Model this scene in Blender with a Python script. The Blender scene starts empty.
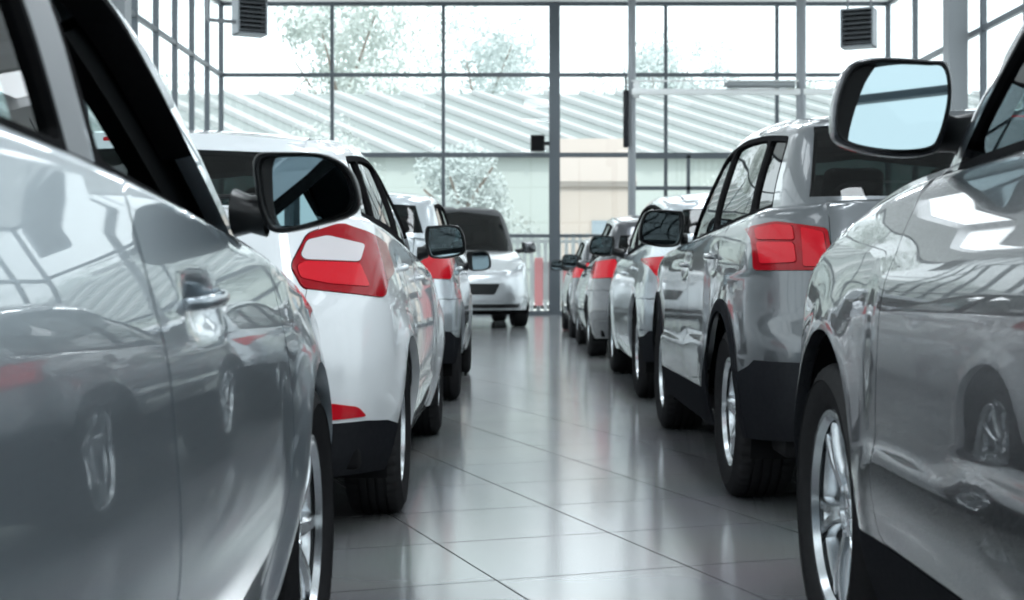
import bpy, bmesh, math, random
import numpy as np
from mathutils import Vector, Matrix
from mathutils.geometry import delaunay_2d_cdt
random.seed(7)
SC = bpy.context.scene
COL = SC.collection
PI = math.pi

# ------------------------------------------------------------------ materials
def mat(name, color=(.5, .5, .5), rough=.5, metal=0., coat=0., coat_rough=.03, spec=.5, trans=0., ior=1.5):
    m = bpy.data.materials.new(name); m.use_nodes = True
    b = m.node_tree.nodes['Principled BSDF']
    b.inputs['Base Color'].default_value = (*color, 1)
    b.inputs['Roughness'].default_value = rough
    b.inputs['Metallic'].default_value = metal
    b.inputs['Coat Weight'].default_value = coat
    b.inputs['Coat Roughness'].default_value = coat_rough
    b.inputs['Specular IOR Level'].default_value = spec
    b.inputs['Transmission Weight'].default_value = trans
    b.inputs['IOR'].default_value = ior
    return m

def paint(name, color, metal=.75, rough=.28, coat=1.0, flake=.06):
    m = mat(name, color, rough, metal, coat, .015)
    nt = m.node_tree; b = nt.nodes['Principled BSDF']
    tc = nt.nodes.new('ShaderNodeTexCoord'); n = nt.nodes.new('ShaderNodeTexNoise')
    n.inputs['Scale'].default_value = 900; n.inputs['Detail'].default_value = 1
    mr = nt.nodes.new('ShaderNodeMapRange')
    mr.inputs['To Min'].default_value = rough - flake; mr.inputs['To Max'].default_value = rough + flake
    nt.links.new(tc.outputs['Object'], n.inputs['Vector']); nt.links.new(n.outputs['Fac'], mr.inputs['Value'])
    nt.links.new(mr.outputs['Result'], b.inputs['Roughness'])
    b.inputs['Coat IOR'].default_value = 1.5
    return m

def matt(name, color, gloss=.03):
    m = bpy.data.materials.new(name); m.use_nodes = True
    nt = m.node_tree; nt.nodes.clear(); N = nt.nodes.new
    o = N('ShaderNodeOutputMaterial'); d = N('ShaderNodeBsdfDiffuse'); g = N('ShaderNodeBsdfGlossy'); mx = N('ShaderNodeMixShader')
    tc = N('ShaderNodeTexCoord'); n = N('ShaderNodeTexNoise'); n.inputs['Scale'].default_value = 60; mr = N('ShaderNodeMapRange')
    mr.inputs['To Min'].default_value = gloss * .7; mr.inputs['To Max'].default_value = gloss * 1.3
    d.inputs['Color'].default_value = (*color, 1); g.inputs['Roughness'].default_value = .45
    nt.links.new(tc.outputs['Object'], n.inputs['Vector']); nt.links.new(n.outputs['Fac'], mr.inputs['Value']); nt.links.new(mr.outputs['Result'], mx.inputs['Fac'])
    nt.links.new(d.outputs[0], mx.inputs[1]); nt.links.new(g.outputs[0], mx.inputs[2]); nt.links.new(mx.outputs[0], o.inputs['Surface'])
    return m

def clear_glass(name, tint, ior=1.5, rough=0.0):
    m = bpy.data.materials.new(name); m.use_nodes = True
    nt = m.node_tree; nt.nodes.clear()
    o = nt.nodes.new('ShaderNodeOutputMaterial'); mx = nt.nodes.new('ShaderNodeMixShader')
    t = nt.nodes.new('ShaderNodeBsdfTransparent'); t.inputs['Color'].default_value = (*tint, 1)
    g = nt.nodes.new('ShaderNodeBsdfGlossy'); g.inputs['Roughness'].default_value = rough
    # the pane is a thin sheet: Schlick reflectance, the same from either side
    geo = nt.nodes.new('ShaderNodeNewGeometry'); dot = nt.nodes.new('ShaderNodeVectorMath'); dot.operation = 'DOT_PRODUCT'
    nt.links.new(geo.outputs['Incoming'], dot.inputs[0]); nt.links.new(geo.outputs['Normal'], dot.inputs[1])
    def op(kind, a, b):
        n = nt.nodes.new('ShaderNodeMath'); n.operation = kind; n.use_clamp = kind != 'ABSOLUTE'
        for k, v in enumerate((a, b)):
            if v is None: continue
            if isinstance(v, float): n.inputs[k].default_value = v
            else: nt.links.new(v, n.inputs[k])
        return n.outputs[0]
    f0 = ((ior - 1) / (ior + 1))**2
    f = op('SUBTRACT', 1., op('ABSOLUTE', dot.outputs['Value'], None))
    f = op('ADD', f0, op('MULTIPLY', op('POWER', f, 5.), 1 - f0))
    nt.links.new(f, mx.inputs['Fac'])
    nt.links.new(t.outputs[0], mx.inputs[1]); nt.links.new(g.outputs[0], mx.inputs[2])
    nt.links.new(mx.outputs[0], o.inputs['Surface'])
    return m

M_BLACK = mat('black_plastic', (.007, .008, .009), .35, spec=.3)
M_MATT = mat('black_liner', (.006, .006, .007), .9, spec=.2)
M_CLAD = matt('charcoal_cladding', (.010, .011, .014), .02)
M_SEAL = matt('rubber_seal', (.006, .006, .007), .015)
M_INT = matt('dark_upholstery', (.010, .011, .012), .01)
M_PILLAR = mat('satin_grey_film', (.13, .14, .155), .4, .3)
M_RUBBER = matt('tyre_rubber', (.020, .020, .0215), .018)
M_ALLOY = mat('alloy', (.62, .65, .68), .22, .9, .3)
M_DISC = mat('brake_disc_steel', (.25, .26, .27), .35, .9)
M_CHROME = mat('chrome', (.8, .82, .84), .06, 1.)
M_MIRROR = mat('mirror_silver', (.30, .38, .41), .01, 1.)
M_RED = mat('red_lens', (.52, .006, .016), .14, 0, .12, spec=.2)
M_RED2 = mat('deep_red_lens', (.30, .004, .01), .14, 0, .12, spec=.2)
M_PINK = mat('bright_red_lens', (.60, .012, .024), .16, 0, .12, spec=.2)
M_CLEAR = mat('clear_lens', (.62, .58, .60), .2, 0, .5)
M_HEAD = mat('headlamp_lens', (.6, .64, .67), .08, .6, 1.)
M_GLASS = clear_glass('car_glass', (.55, .64, .64), 1.5)
M_DGLASS = clear_glass('privacy_glass', (.035, .05, .052), 1.5)
M_PANE = clear_glass('window_pane', (.95, .985, .98), 1.4)

# ------------------------------------------------------------------ object helpers
def link(name, me, m=None, parent=None):
    o = bpy.data.objects.new(name, me); COL.objects.link(o)
    if parent is not None: o.parent = parent
    if m is not None and me is not None and len(me.materials) == 0: me.materials.append(m)
    return o

def tag(o, label=None, cat=None, group=None, kind=None):
    if label: o['label'] = label
    if cat: o['category'] = cat
    if group: o['group'] = group
    if kind: o['kind'] = kind
    return o

def empty(name, loc, rz=0., label=None, cat=None, group=None):
    o = bpy.data.objects.new(name, None); COL.objects.link(o)
    o.location = loc; o.rotation_euler = (0, 0, rz); o.empty_display_size = .2
    return tag(o, label, cat, group)

def mesh_np(name, V, F, N=None, smooth=True):
    me = bpy.data.meshes.new(name)
    me.from_pydata([tuple(map(float, v)) for v in V], [], [tuple(map(int, f)) for f in F])
    me.validate(); me.update()
    if smooth: me.polygons.foreach_set('use_smooth', [True] * len(me.polygons))
    if N is not None and len(N) == len(me.vertices):
        me.normals_split_custom_set_from_vertices([tuple(map(float, n)) for n in N])
    return me

class MB:
    """collects simple shapes into one mesh"""
    def __init__(s): s.bm = bmesh.new()
    def box(s, c, d, bevel=0., rot=None, seg=2):
        r = bmesh.ops.create_cube(s.bm, size=1)
        vs = r['verts']
        for v in vs: v.co = Vector((v.co.x * d[0], v.co.y * d[1], v.co.z * d[2]))
        if bevel > 0:
            es = list({e for v in vs for e in v.link_edges})
            rr = bmesh.ops.bevel(s.bm, geom=es, offset=bevel, segments=seg, profile=.5, affect='EDGES')
            vs = list({v for f in rr['faces'] for v in f.verts} | {v for v in vs if v.is_valid})
        for v in vs:
            if rot is not None: v.co = rot @ v.co
            v.co += Vector(c)
        return s
    def tube(s, a, b, r, n=12, r2=None):
        a, b = Vector(a), Vector(b); d = b - a
        q = d.to_track_quat('Z', 'Y').to_matrix().to_4x4()
        bmesh.ops.create_cone(s.bm, cap_ends=True, segments=n, radius1=r, radius2=r if r2 is None else r2, depth=d.length,
                              matrix=Matrix.Translation((a + b) / 2) @ q)
        return s
    def grid(s, P, closed_u=False, closed_v=False):
        vs = [[s.bm.verts.new(p) for p in row] for row in P]
        nu, nv = len(vs), len(vs[0])
        for i in range(nu if closed_u else nu - 1):
            for j in range(nv if closed_v else nv - 1):
                try: s.bm.faces.new((vs[i][j], vs[(i + 1) % nu][j], vs[(i + 1) % nu][(j + 1) % nv], vs[i][(j + 1) % nv]))
                except ValueError: pass
        return vs
    def face(s, pts):
        return s.bm.faces.new([s.bm.verts.new(p) for p in pts])
    def mesh(s, name, smooth=True, angle=40):
        bmesh.ops.recalc_face_normals(s.bm, faces=s.bm.faces)
        me = bpy.data.meshes.new(name); s.bm.to_mesh(me); s.bm.free()
        if smooth:
            me.polygons.foreach_set('use_smooth', [True] * len(me.polygons))
            me.set_sharp_from_angle(angle=math.radians(angle))
        return me
    def build(s, name, m, parent=None, smooth=True, angle=40):
        return link(name, s.mesh(name, smooth, angle), m, parent)

# ------------------------------------------------------------------ curves and sheets
def pchip(pts):
    """smooth monotone curve through (x, y) points, constant beyond the ends; works on arrays"""
    pts = sorted(pts); X = np.array([p[0] for p in pts], float); Y = np.array([p[1] for p in pts], float)
    h = np.diff(X); d = np.diff(Y) / h; m = np.zeros(len(X))
    if len(X) == 2: m[:] = d[0]
    else:
        for i in range(1, len(X) - 1):
            if d[i - 1] * d[i] > 0:
                w1, w2 = 2 * h[i] + h[i - 1], h[i] + 2 * h[i - 1]
                m[i] = (w1 + w2) / (w1 / d[i - 1] + w2 / d[i])
        m[0], m[-1] = d[0], d[-1]
    def f(x):
        x = np.clip(np.asarray(x, float), X[0], X[-1])
        i = np.clip(np.searchsorted(X, x, side='right') - 1, 0, len(X) - 2)
        t = (x - X[i]) / h[i]
        return ((2 * t**3 - 3 * t**2 + 1) * Y[i] + (t**3 - 2 * t**2 + t) * h[i] * m[i]
                + (-2 * t**3 + 3 * t**2) * Y[i + 1] + (t**3 - t**2) * h[i] * m[i + 1])
    return f

def sstep(t):
    t = np.clip(t, 0, 1); return t * t * (3 - 2 * t)

def in_poly(P, poly):
    x, y = P[:, 0], P[:, 1]; ins = np.zeros(len(P), bool); n = len(poly)
    for i in range(n):
        x1, y1 = poly[i]; x2, y2 = poly[(i + 1) % n]
        c = (y1 > y) != (y2 > y)
        if c.any():
            xi = (x2 - x1) * (y - y1) / ((y2 - y1) if y2 != y1 else 1e-12) + x1
            ins ^= c & (x < xi)
    return ins

def dense(poly, sp):
    out = []
    for i in range(len(poly)):
        a, b = np.array(poly[i], float), np.array(poly[(i + 1) % len(poly)], float)
        n = max(1, int(math.ceil(np.linalg.norm(b - a) / sp)))
        for k in range(n): out.append(a + (b - a) * k / n)
    return np.array(out)

def fillet(poly, r):
    """rounds a polygon's corners; r is one radius or one per corner"""
    n = len(poly); out = []
    for i in range(n):
        p = np.array(poly[i], float); a = np.array(poly[i - 1], float); b = np.array(poly[(i + 1) % n], float)
        ri = r[i] if isinstance(r, (list, tuple)) else r
        u, v = a - p, b - p; lu, lv = np.linalg.norm(u), np.linalg.norm(v)
        if ri <= 0 or lu < 1e-6 or lv < 1e-6: out.append(p); continue
        u, v = u / lu, v / lv
        q = min(ri, lu * .48, lv * .48)
        A, B = p + u * q, p + v * q
        for k in range(6):
            t = k / 5; out.append((1 - t)**2 * A + 2 * t * (1 - t) * p + t * t * B)
    return [tuple(o) for o in out]

def triangulate(outer, polys, sp, extra=None):
    """constrained triangulation of OUTER with all POLYS as edges -> points (n,2), triangles"""
    loops = [np.array(outer, float)] + [np.array(p, float) for p in polys]
    pts, edges = [], []
    for L in loops:
        k = len(pts); n = len(L)
        pts += [tuple(p) for p in L]; edges += [(k + i, k + (i + 1) % n) for i in range(n)]
    C = np.array(pts)
    lo, hi = loops[0].min(0), loops[0].max(0)
    g = []
    rows = int((hi[1] - lo[1]) / (sp * .866)) + 2
    for j in range(rows):
        xs = np.arange(lo[0] + (sp / 2 if j % 2 else 0), hi[0], sp)
        g.append(np.stack([xs, np.full(len(xs), lo[1] + j * sp * .866)], 1))
    G = np.concatenate(g)
    if extra is not None and len(extra): 
        G = np.concatenate([extra, G]); ne = len(extra)
    else: ne = 0
    keep = in_poly(G, loops[0])
    d = np.full(len(G), 9.)
    for i in range(0, len(C), 400):
        dd = np.sqrt(((G[:, None, :] - C[None, i:i + 400, :])**2).sum(2)).min(1); d = np.minimum(d, dd)
    lim = np.full(len(G), sp * .5); lim[:ne] = .004
    keep &= d > lim
    if ne:   # grid points too near the extra rows go
        E = G[:ne][keep[:ne]]
        if len(E):
            for i in range(0, len(E), 400):
                dd = np.sqrt(((G[ne:, None, :] - E[None, i:i + 400, :])**2).sum(2)).min(1)
                keep[ne:] &= dd > sp * .4
    G = G[keep]
    vs = [Vector((float(p[0]), float(p[1]))) for p in pts] + [Vector((float(p[0]), float(p[1]))) for p in G]
    r = delaunay_2d_cdt(vs, edges, [], 0, 1e-6, False)
    V = np.array([(v.x, v.y) for v in r[0]]); T = np.array([t for t in r[2] if len(t) == 3], int)
    cen = V[T].mean(1)
    T = T[in_poly(cen, loops[0])]
    a = V[T]; ar = (a[:, 1, 0] - a[:, 0, 0]) * (a[:, 2, 1] - a[:, 0, 1]) - (a[:, 1, 1] - a[:, 0, 1]) * (a[:, 2, 0] - a[:, 0, 0])
    T[ar < 0] = T[ar < 0][:, ::-1]
    return V, T[np.abs(ar) > 1e-10]

class Geo:
    """verts, faces, normals gathered for one mesh"""
    def __init__(s): s.V, s.F, s.N, s.n = [], [], [], 0
    def add(s, V, F, N=None):
        V = np.asarray(V, float)
        s.V.append(V); s.F += [[int(i) + s.n for i in f] for f in F]
        s.N.append(np.zeros_like(V) if N is None else np.asarray(N, float)); s.n += len(V)
    def mirrored(s):
        g = Geo()
        for V, N in zip(s.V, s.N): g.V.append(V * [1, -1, 1]); g.N.append(N * [1, -1, 1])
        g.F = [f[::-1] for f in s.F]; g.n = s.n
        return g
    def join(s, o):
        s.F += [[i + s.n for i in f] for f in o.F]; s.V += o.V; s.N += o.N; s.n += o.n
        return s
    def mesh(s, name):
        if not s.n: return None
        return mesh_np(name, np.concatenate(s.V), s.F, np.concatenate(s.N))

def lift(Mp, V2, T, geo, gap=0., off=0., flange=.02, seam=(None, None), flip=True):
    """lifts a triangulated 2-D panel onto the surface Mp(s, z), shrinks it by GAP and folds its rim inwards"""
    used = np.unique(T); idx = {int(u): i for i, u in enumerate(used)}
    P = V2[used].copy(); F = np.array([[idx[int(i)] for i in t] for t in T])
    cnt = {}
    for t in F:
        for a, b, c in ((t[0], t[1], t[2]), (t[1], t[2], t[0]), (t[2], t[0], t[1])):
            k = (min(a, b), max(a, b))
            if k in cnt: cnt[k] = None
            else: cnt[k] = (a, b, c)
    bd = [v for v in cnt.values() if v is not None]
    def on_seam(i): return any(q is not None and abs(P[i, 0] - q) < 1e-5 for q in seam)
    bd = [(a, b, c) for a, b, c in bd if not (on_seam(a) and on_seam(b))]
    inw = np.zeros_like(P)
    for a, b, c in bd:
        e = P[b] - P[a]; n = np.array([-e[1], e[0]]); n /= np.linalg.norm(n) + 1e-12
        inw[a] += n; inw[b] += n
    L = np.linalg.norm(inw, axis=1, keepdims=True); inw = np.where(L > 1e-9, inw / np.maximum(L, 1e-9), 0)
    seamv = np.array([on_seam(i) for i in range(len(P))])
    inw[seamv, 0] = 0
    if gap: P = P + inw * gap
    e = 1e-3
    X0 = Mp(P[:, 0], P[:, 1])
    ds = Mp(P[:, 0] + e, P[:, 1]) - Mp(P[:, 0] - e, P[:, 1]); dz = Mp(P[:, 0], P[:, 1] + e) - Mp(P[:, 0], P[:, 1] - e)
    N = np.cross(dz, ds) if flip else np.cross(ds, dz)
    N /= np.maximum(np.linalg.norm(N, axis=1, keepdims=True), 1e-12)
    X = X0 + N * off
    geo.add(X, F[:, ::-1] if flip else F, N)
    if flange and bd:
        bi = sorted({i for a, b, c in bd for i in (a, b)}); m = {i: k for k, i in enumerate(bi)}; nb = len(bi)
        A = X[bi]; B = X[bi] - N[bi] * flange
        FF = [(m[a], m[b], m[b] + nb, m[a] + nb) for a, b, c in bd]
        if not flip: FF = [f[::-1] for f in FF]
        geo.add(np.concatenate([A, B]), FF)

# ------------------------------------------------------------------ wheels (axis along y, outer face towards +y)
WHEELS = {}
def lathe(prof, n, fn=None):
    """profile of (r, y) turned about the y axis"""
    P = []
    for i in range(n):
        a = 2 * PI * i / n
        P.append([((r + (fn(i, k) if fn else 0)) * math.cos(a), y, (r + (fn(i, k) if fn else 0)) * math.sin(a)) for k, (r, y) in enumerate(prof)])
    return P

def wheel_meshes(tr, rimr, tw, style, fine=True):
    key = (tr, rimr, tw, style, fine)
    if key in WHEELS: return WHEELS[key]
    h = tw / 2; sh = tr - .012
    prof = [(rimr - .015, -h * .72), (rimr + .005, -h * .8), (rimr + (tr - rimr) * .5, -h * 1.02), (sh - .02, -h * .97), (sh, -h * .9), (tr - .003, -h * .78)]
    grooves = (-.46, -.15, .15, .46)
    for g in grooves:
        y = g * h; prof += [(tr, y - .0055), (tr - .009, y - .004), (tr - .009, y + .004), (tr, y + .0055)]
    nst = len(prof)
    prof += [(tr - .003, h * .78), (sh, h * .9), (sh - .02, h * .97), (rimr + (tr - rimr) * .62, h * 1.03), (rimr + (tr - rimr) * .6, h * 1.0),
             (rimr + (tr - rimr) * .25, h * .97), (rimr + .005, h * .84), (rimr - .012, h * .74)]
    n = 144 if fine else 48
    def cut(i, k):
        if fine and i % 3 == 0 and (4 <= k <= 6 or nst - 1 <= k <= nst + 1): return -.006
        return 0
    b = MB(); b.grid(lathe(prof, n, cut), closed_u=True)
    ty = b.mesh('tyre', angle=35); ty.materials.append(M_RUBBER)
    # rim barrel, lip, spokes, hub
    b = MB(); R = rimr
    b.grid(lathe([(R - .03, -h * .7), (R - .035, h * .2), (R - .022, h * .62), (R - .004, h * .72), (R + .003, h * .80), (R - .002, h * .86), (R - .014, h * .86), (R - .024, h * .72)], 64 if fine else 32), closed_u=True)
    yo = h * .66; yc = h * .50
    ns = {'five': 5, 'ten': 10, 'seven': 7, 'split': 5}[style]
    def spoke(a0, a1, w0, w1):
        # bar from the hub to the lip, slightly dished, with a raised spine
        rows = []
        for k in range(7):
            t = k / 6; r = R * .16 + (R * .965 - R * .16) * t; a = a0 + (a1 - a0) * t
            w = (w0 + (w1 - w0) * t) * (1 + .35 * (t - .5)**2 * 4 * .5); y = yc + (yo - yc) * t + .012 * math.sin(PI * t)
            cx, cz = math.cos(a), math.sin(a); tx, tz = -cz, cx
            rows.append([(cx * r + tx * w * q, y + dy, cz * r + tz * w * q) for q, dy in ((-1, -.03), (-1, -.006), (-.55, .004), (.55, .004), (1, -.006), (1, -.03))])
        b.grid(rows)
    for i in range(ns):
        a = 2 * PI * i / ns + PI / 2
        if style == 'five': spoke(a, a, R * .15, R * .11)
        elif style == 'seven': spoke(a, a, R * .10, R * .08)
        elif style == 'ten': spoke(a, a, R * .075, R * .055)
        else:
            spoke(a - .05, a - .17, R * .07, R * .06); spoke(a + .05, a + .17, R * .07, R * .06)
    b.grid(lathe([(R * .30, yc - .03), (R * .29, yc + .0), (R * .24, yc + .010), (R * .17, yc + .012), (R * .16, yc + .002), (R * .14, yc + .006), (R * .0001, yc + .012)], 40), closed_u=True)
    for i in range(5):
        a = 2 * PI * i / 5 + .3
        b.tube((math.cos(a) * R * .23, yc - .01, math.sin(a) * R * .23), (math.cos(a) * R * .23, yc + .014, math.sin(a) * R * .23), .009, 8)
    rm = b.mesh('rim', angle=35); rm.materials.append(M_ALLOY)
    b = MB(); b.grid(lathe([(.06, -.005), (R * .74, -.005), (R * .74, .012), (.06, .012)], 40), closed_u=True, closed_v=True)
    b.box((R * .62, .004, 0), (.09, .06, .2), .01)
    dk = b.mesh('brake_disc'); dk.materials.append(M_DISC)
    b = MB(); b.grid(lathe([(R * .86, -.03), (.001, -.03)], 32), closed_u=True)
    bk = b.mesh('hub_shadow_plate'); bk.materials.append(M_MATT)
    WHEELS[key] = (ty, rm, dk)
    return WHEELS[key]

# ------------------------------------------------------------------ door mirrors
def smooth_loop(pts, n=8):
    out = []; m = len(pts)
    for i in range(m):
        p0, p1, p2, p3 = [np.array(pts[(i + k) % m], float) for k in (-1, 0, 1, 2)]
        for k in range(n):
            t = k / n
            out.append(.5 * ((2 * p1) + (-p0 + p2) * t + (2 * p0 - 5 * p1 + 4 * p2 - p3) * t * t + (-p0 + 3 * p1 - 3 * p2 + p3) * t**3))
    return out

SUV_MIRROR = [(.079, .083), (.025, .095), (-.071, .09), (-.108, .081), (-.116, .017), (-.097, -.066), (-.071, -.093), (.012, -.095), (.1, -.072), (.116, -.027), (.106, .036)]
SEDAN_MIRROR = [(-.093, .062), (-.042, .069), (.036, .064), (.08, .036), (.097, -.013), (.084, -.045), (.031, -.062), (-.055, -.078), (-.082, -.046), (-.094, .01)]

def door_mirror(root, side, pos, outline, scale, m_house, m_stalk, stalk_to, yaw=0., pitch=0., glass_yaw=0., glass_pitch=0.):
    """SIDE +1 = car's left; outline (outward, up) seen from behind; pos = centre of the glass; glass faces backwards"""
    L = smooth_loop([(p[0] * scale, p[1] * scale) for p in outline])
    b = MB(); rows = []
    for x, k in ((-.004, .93), (-.008, .955), (-.006, .985), (.0, 1.0), (.03, 1.0), (.07, .93), (.1, .78), (.12, .55), (.13, .25), (.132, .01)):
        rows.append([(x * (scale * .95), p[0] * k * side, p[1] * k) for p in L])
    b.grid(rows, closed_v=True)
    h = link('door_mirror', b.mesh('door_mirror', angle=60), m_house, root)
    h.location = pos; h.rotation_euler = (0, pitch, yaw)
    b = MB(); b.grid([[(x * scale, p[0] * k * side, p[1] * k) for p in L] for x, k in ((-.005, .945), (-.0065, .92), (-.005, .885), (.012, .86), (.016, .4), (.016, .01))], closed_v=True)
    link('mirror_bezel', b.mesh('mirror_bezel', angle=30), M_BLACK, h)
    b = MB(); b.face([(0, p[0] * .87 * side, p[1] * .87) for p in (L if side > 0 else L[::-1])])
    g = link('mirror_glass', b.mesh('mirror_glass', smooth=False), M_MIRROR, h)
    g.location = (-.004, 0, 0); g.rotation_euler = (0, glass_pitch, glass_yaw)
    # stalk
    e = Vector(stalk_to) - Vector(pos); inner = min(p[0] for p in outline) * scale
    b = MB(); rows = []
    for t, (w, hh) in ((0, (.045, .04)), (.5, (.05, .035)), (1, (.075, .045))):
        c = Vector((.045, inner * .85 * side, -.045 * scale)).lerp(e, t)
        rows.append([(c.x + w * math.cos(a), c.y, c.z + hh * math.sin(a)) for a in [2 * PI * k / 16 for k in range(16)]])
    b.grid(rows, closed_v=True)
    link('mirror_stalk', b.mesh('mirror_stalk'), m_stalk, h)
    return h

# ------------------------------------------------------------------ the car
class Car:
    def __init__(c, S):
        c.S = S; g = S.get
        c.wb, c.hw, c.xr, c.xf = S['wb'], S['hw'], S['xr'], S['xf']
        c.rr, c.rf, c.br, c.bf = g('rr', .3), g('rf', .45), g('br', .07), g('bf', .14)
        c.tr, c.ra = S['tr'], S['ra']
        c.sec, c.belt, c.crown, c.tp = pchip(S['sec']), pchip(S['belt']), pchip(S['crown']), pchip(S['tp'])
        c.rearx, c.frontx = pchip(S['rearx']), pchip(S['frontx'])
        c.tuck = g('tuck', .04); c.flare = g('flare', .016)
        c.xA, c.xB = c.xr + c.rr, c.xf - c.rf
        c.S0 = c.xA - c.rr * PI / 2 - (c.hw - c.rr); c.S1 = c.xB + c.rf * PI / 2 + (c.hw - c.rf)
        c.zs = pchip(S['sill'])
        G = S['G']; c.g0, c.g1, c.hb = G['g0'], G['g1'], G['HG'][0][1]
        c.XR, c.XF, c.HG, c.roof = pchip(G['XR']), pchip(G['XF']), pchip(G['HG']), pchip(G['roof'])
        c.grr, c.gfr, c.gbr, c.gbf = G.get('grr', .2), G.get('gfr', .2), G.get('gbr', .08), G.get('gbf', .16)
        c.rc, c.rt = G.get('crown', .045), G.get('tuck', .06)
        c.gA, c.gB = c.g0 + c.grr, c.g1 - c.gfr
        c.T0 = c.gA - c.grr * PI / 2 - (c.hb - c.grr); c.T1 = c.gB + c.gfr * PI / 2 + (c.hb - c.gfr)
        c.gt = pchip(G.get('taper', [(0, .97), (.4, 1), (1, .94)]))
        c.dents = g('dents', []); c.creases = [(pchip(z), a, w) for z, a, w in g('creases', [])]
    @staticmethod
    def outline(s, xA, xB, rr, rf, hw, br, bf):
        s = np.asarray(s, float); px = s.copy(); py = np.full(s.shape, float(hw))
        t = xA - s; la = rr * PI / 2; k = (t > 0) & (t <= la)
        px[k] = xA - rr * np.sin(t[k] / rr); py[k] = hw - rr * (1 - np.cos(t[k] / rr))
        k = t > la; px[k] = xA - rr; py[k] = hw - rr - (t[k] - la)
        t = s - xB; la = rf * PI / 2; k = (t > 0) & (t <= la)
        px[k] = xB + rf * np.sin(t[k] / rf); py[k] = hw - rf * (1 - np.cos(t[k] / rf))
        k = t > la; px[k] = xB + rf; py[k] = hw - rf - (t[k] - la)
        mid = (xA + xB) / 2; b = 1 - np.clip(np.abs(py) / hw, 0, 1)**2
        px = np.where(s < mid, px - br * b, px + bf * b)
        return px, py
    def A(c, s, z):
        s = np.asarray(s, float); z = np.asarray(z, float)
        px, py = c.outline(s, c.xA, c.xB, c.rr, c.rf, c.hw, c.br, c.bf)
        wr = 1 - sstep((px - c.xr) / .8); wf = 1 - sstep((c.xf - px) / .9)
        x = px + (c.rearx(z) - c.xr) * wr + (c.frontx(z) - c.xf) * wf
        off = c.sec(z).copy()
        d = c.belt(x) - z; q = np.clip((c.tuck - d) / c.tuck, 0, .999)
        off = off - c.tuck * (1 - np.sqrt(1 - q * q))
        for ax in (0, c.wb):
            r = np.sqrt((x - ax)**2 + (z - c.tr)**2)
            off = off + c.flare * np.exp(-np.clip((r - c.ra) / .07, 0, 9)**2) * (z > -.5)
        for zc, a, w in c.creases:
            inner = sstep((x - .38) / .12) * (1 - sstep((x - c.wb + .5) / .12))
            off = off + a * inner * sstep((zc(x) - z) / w + .5)
        for dx, dz_, rx, rz, dep in c.dents:
            off = off - dep * np.exp(-((x - dx) / rx)**4 - ((z - dz_) / rz)**4)
        y = py * c.tp(x) * (c.hw + off) / c.hw
        return np.stack([x, y, z], -1)
    def D(c, x, y): return c.belt(x) + c.crown(x) * (1 - np.clip(np.abs(y) / c.hw, 0, 1)**2)
    def R(c, x, y): return c.roof(x) + c.rc * (1 - np.clip(np.abs(y) / (c.hb * .8), 0, 1)**2)
    def B(c, s, z):
        s = np.asarray(s, float); z = np.asarray(z, float)
        px, py = c.outline(s, c.gA, c.gB, c.grr, c.gfr, c.hb, c.gbr, c.gbf)
        u = (px - c.g0) / (c.g1 - c.g0); xr, xf = c.XR(z), c.XF(z)
        x = xr + u * (xf - xr)
        d = c.roof(x) - z; q = np.clip((c.rt - d) / c.rt, 0, .999)
        hg = c.HG(z) - c.rt * (1 - np.sqrt(1 - q * q))
        return np.stack([x, py / c.hb * hg * c.gt(u), z], -1)
    def solve(c, Mp, H, s, z0):
        z = np.full(len(s), float(z0))
        for _ in range(30):
            p = Mp(s, z); z = .5 * z + .5 * H(p[:, 0], p[:, 1])
        return z
    def to_s(c, Mp, lo, hi, val, z, axis):
        lo = np.full(len(z), float(lo)); hi = np.full(len(z), float(hi))
        for _ in range(40):
            m = (lo + hi) / 2; v = Mp(m, z)[:, axis]
            up = v < val; lo = np.where(up, m, lo); hi = np.where(up, hi, m)
        return (lo + hi) / 2
    def conv(c, sheet, kind, poly, sp):
        """polygon of side (x,z), rear (y,z) or front (y,z) coordinates -> sheet coordinates"""
        P = dense(poly, sp); Mp = c.A if sheet == 'A' else c.B
        S0, S1 = (c.S0, c.S1) if sheet == 'A' else (c.T0, c.T1); mid = (S0 + S1) / 2
        if kind == 'side': s = c.to_s(Mp, S0, S1, P[:, 0], P[:, 1], 0)
        elif kind == 'rear':
            s = c.to_s(Mp, S0, -.02 if sheet == 'A' else mid, np.maximum(P[:, 0], 0), P[:, 1], 1); s = np.where(P[:, 0] < 0, S0 + P[:, 0], s)
        else:
            f = lambda q, z: -Mp(q, z)
            s = c.to_s(f, mid, S1, -np.maximum(P[:, 0], 0), P[:, 1], 1); s = np.where(P[:, 0] < 0, S1 - P[:, 0], s)
        return np.stack([s, P[:, 1]], 1)

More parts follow.
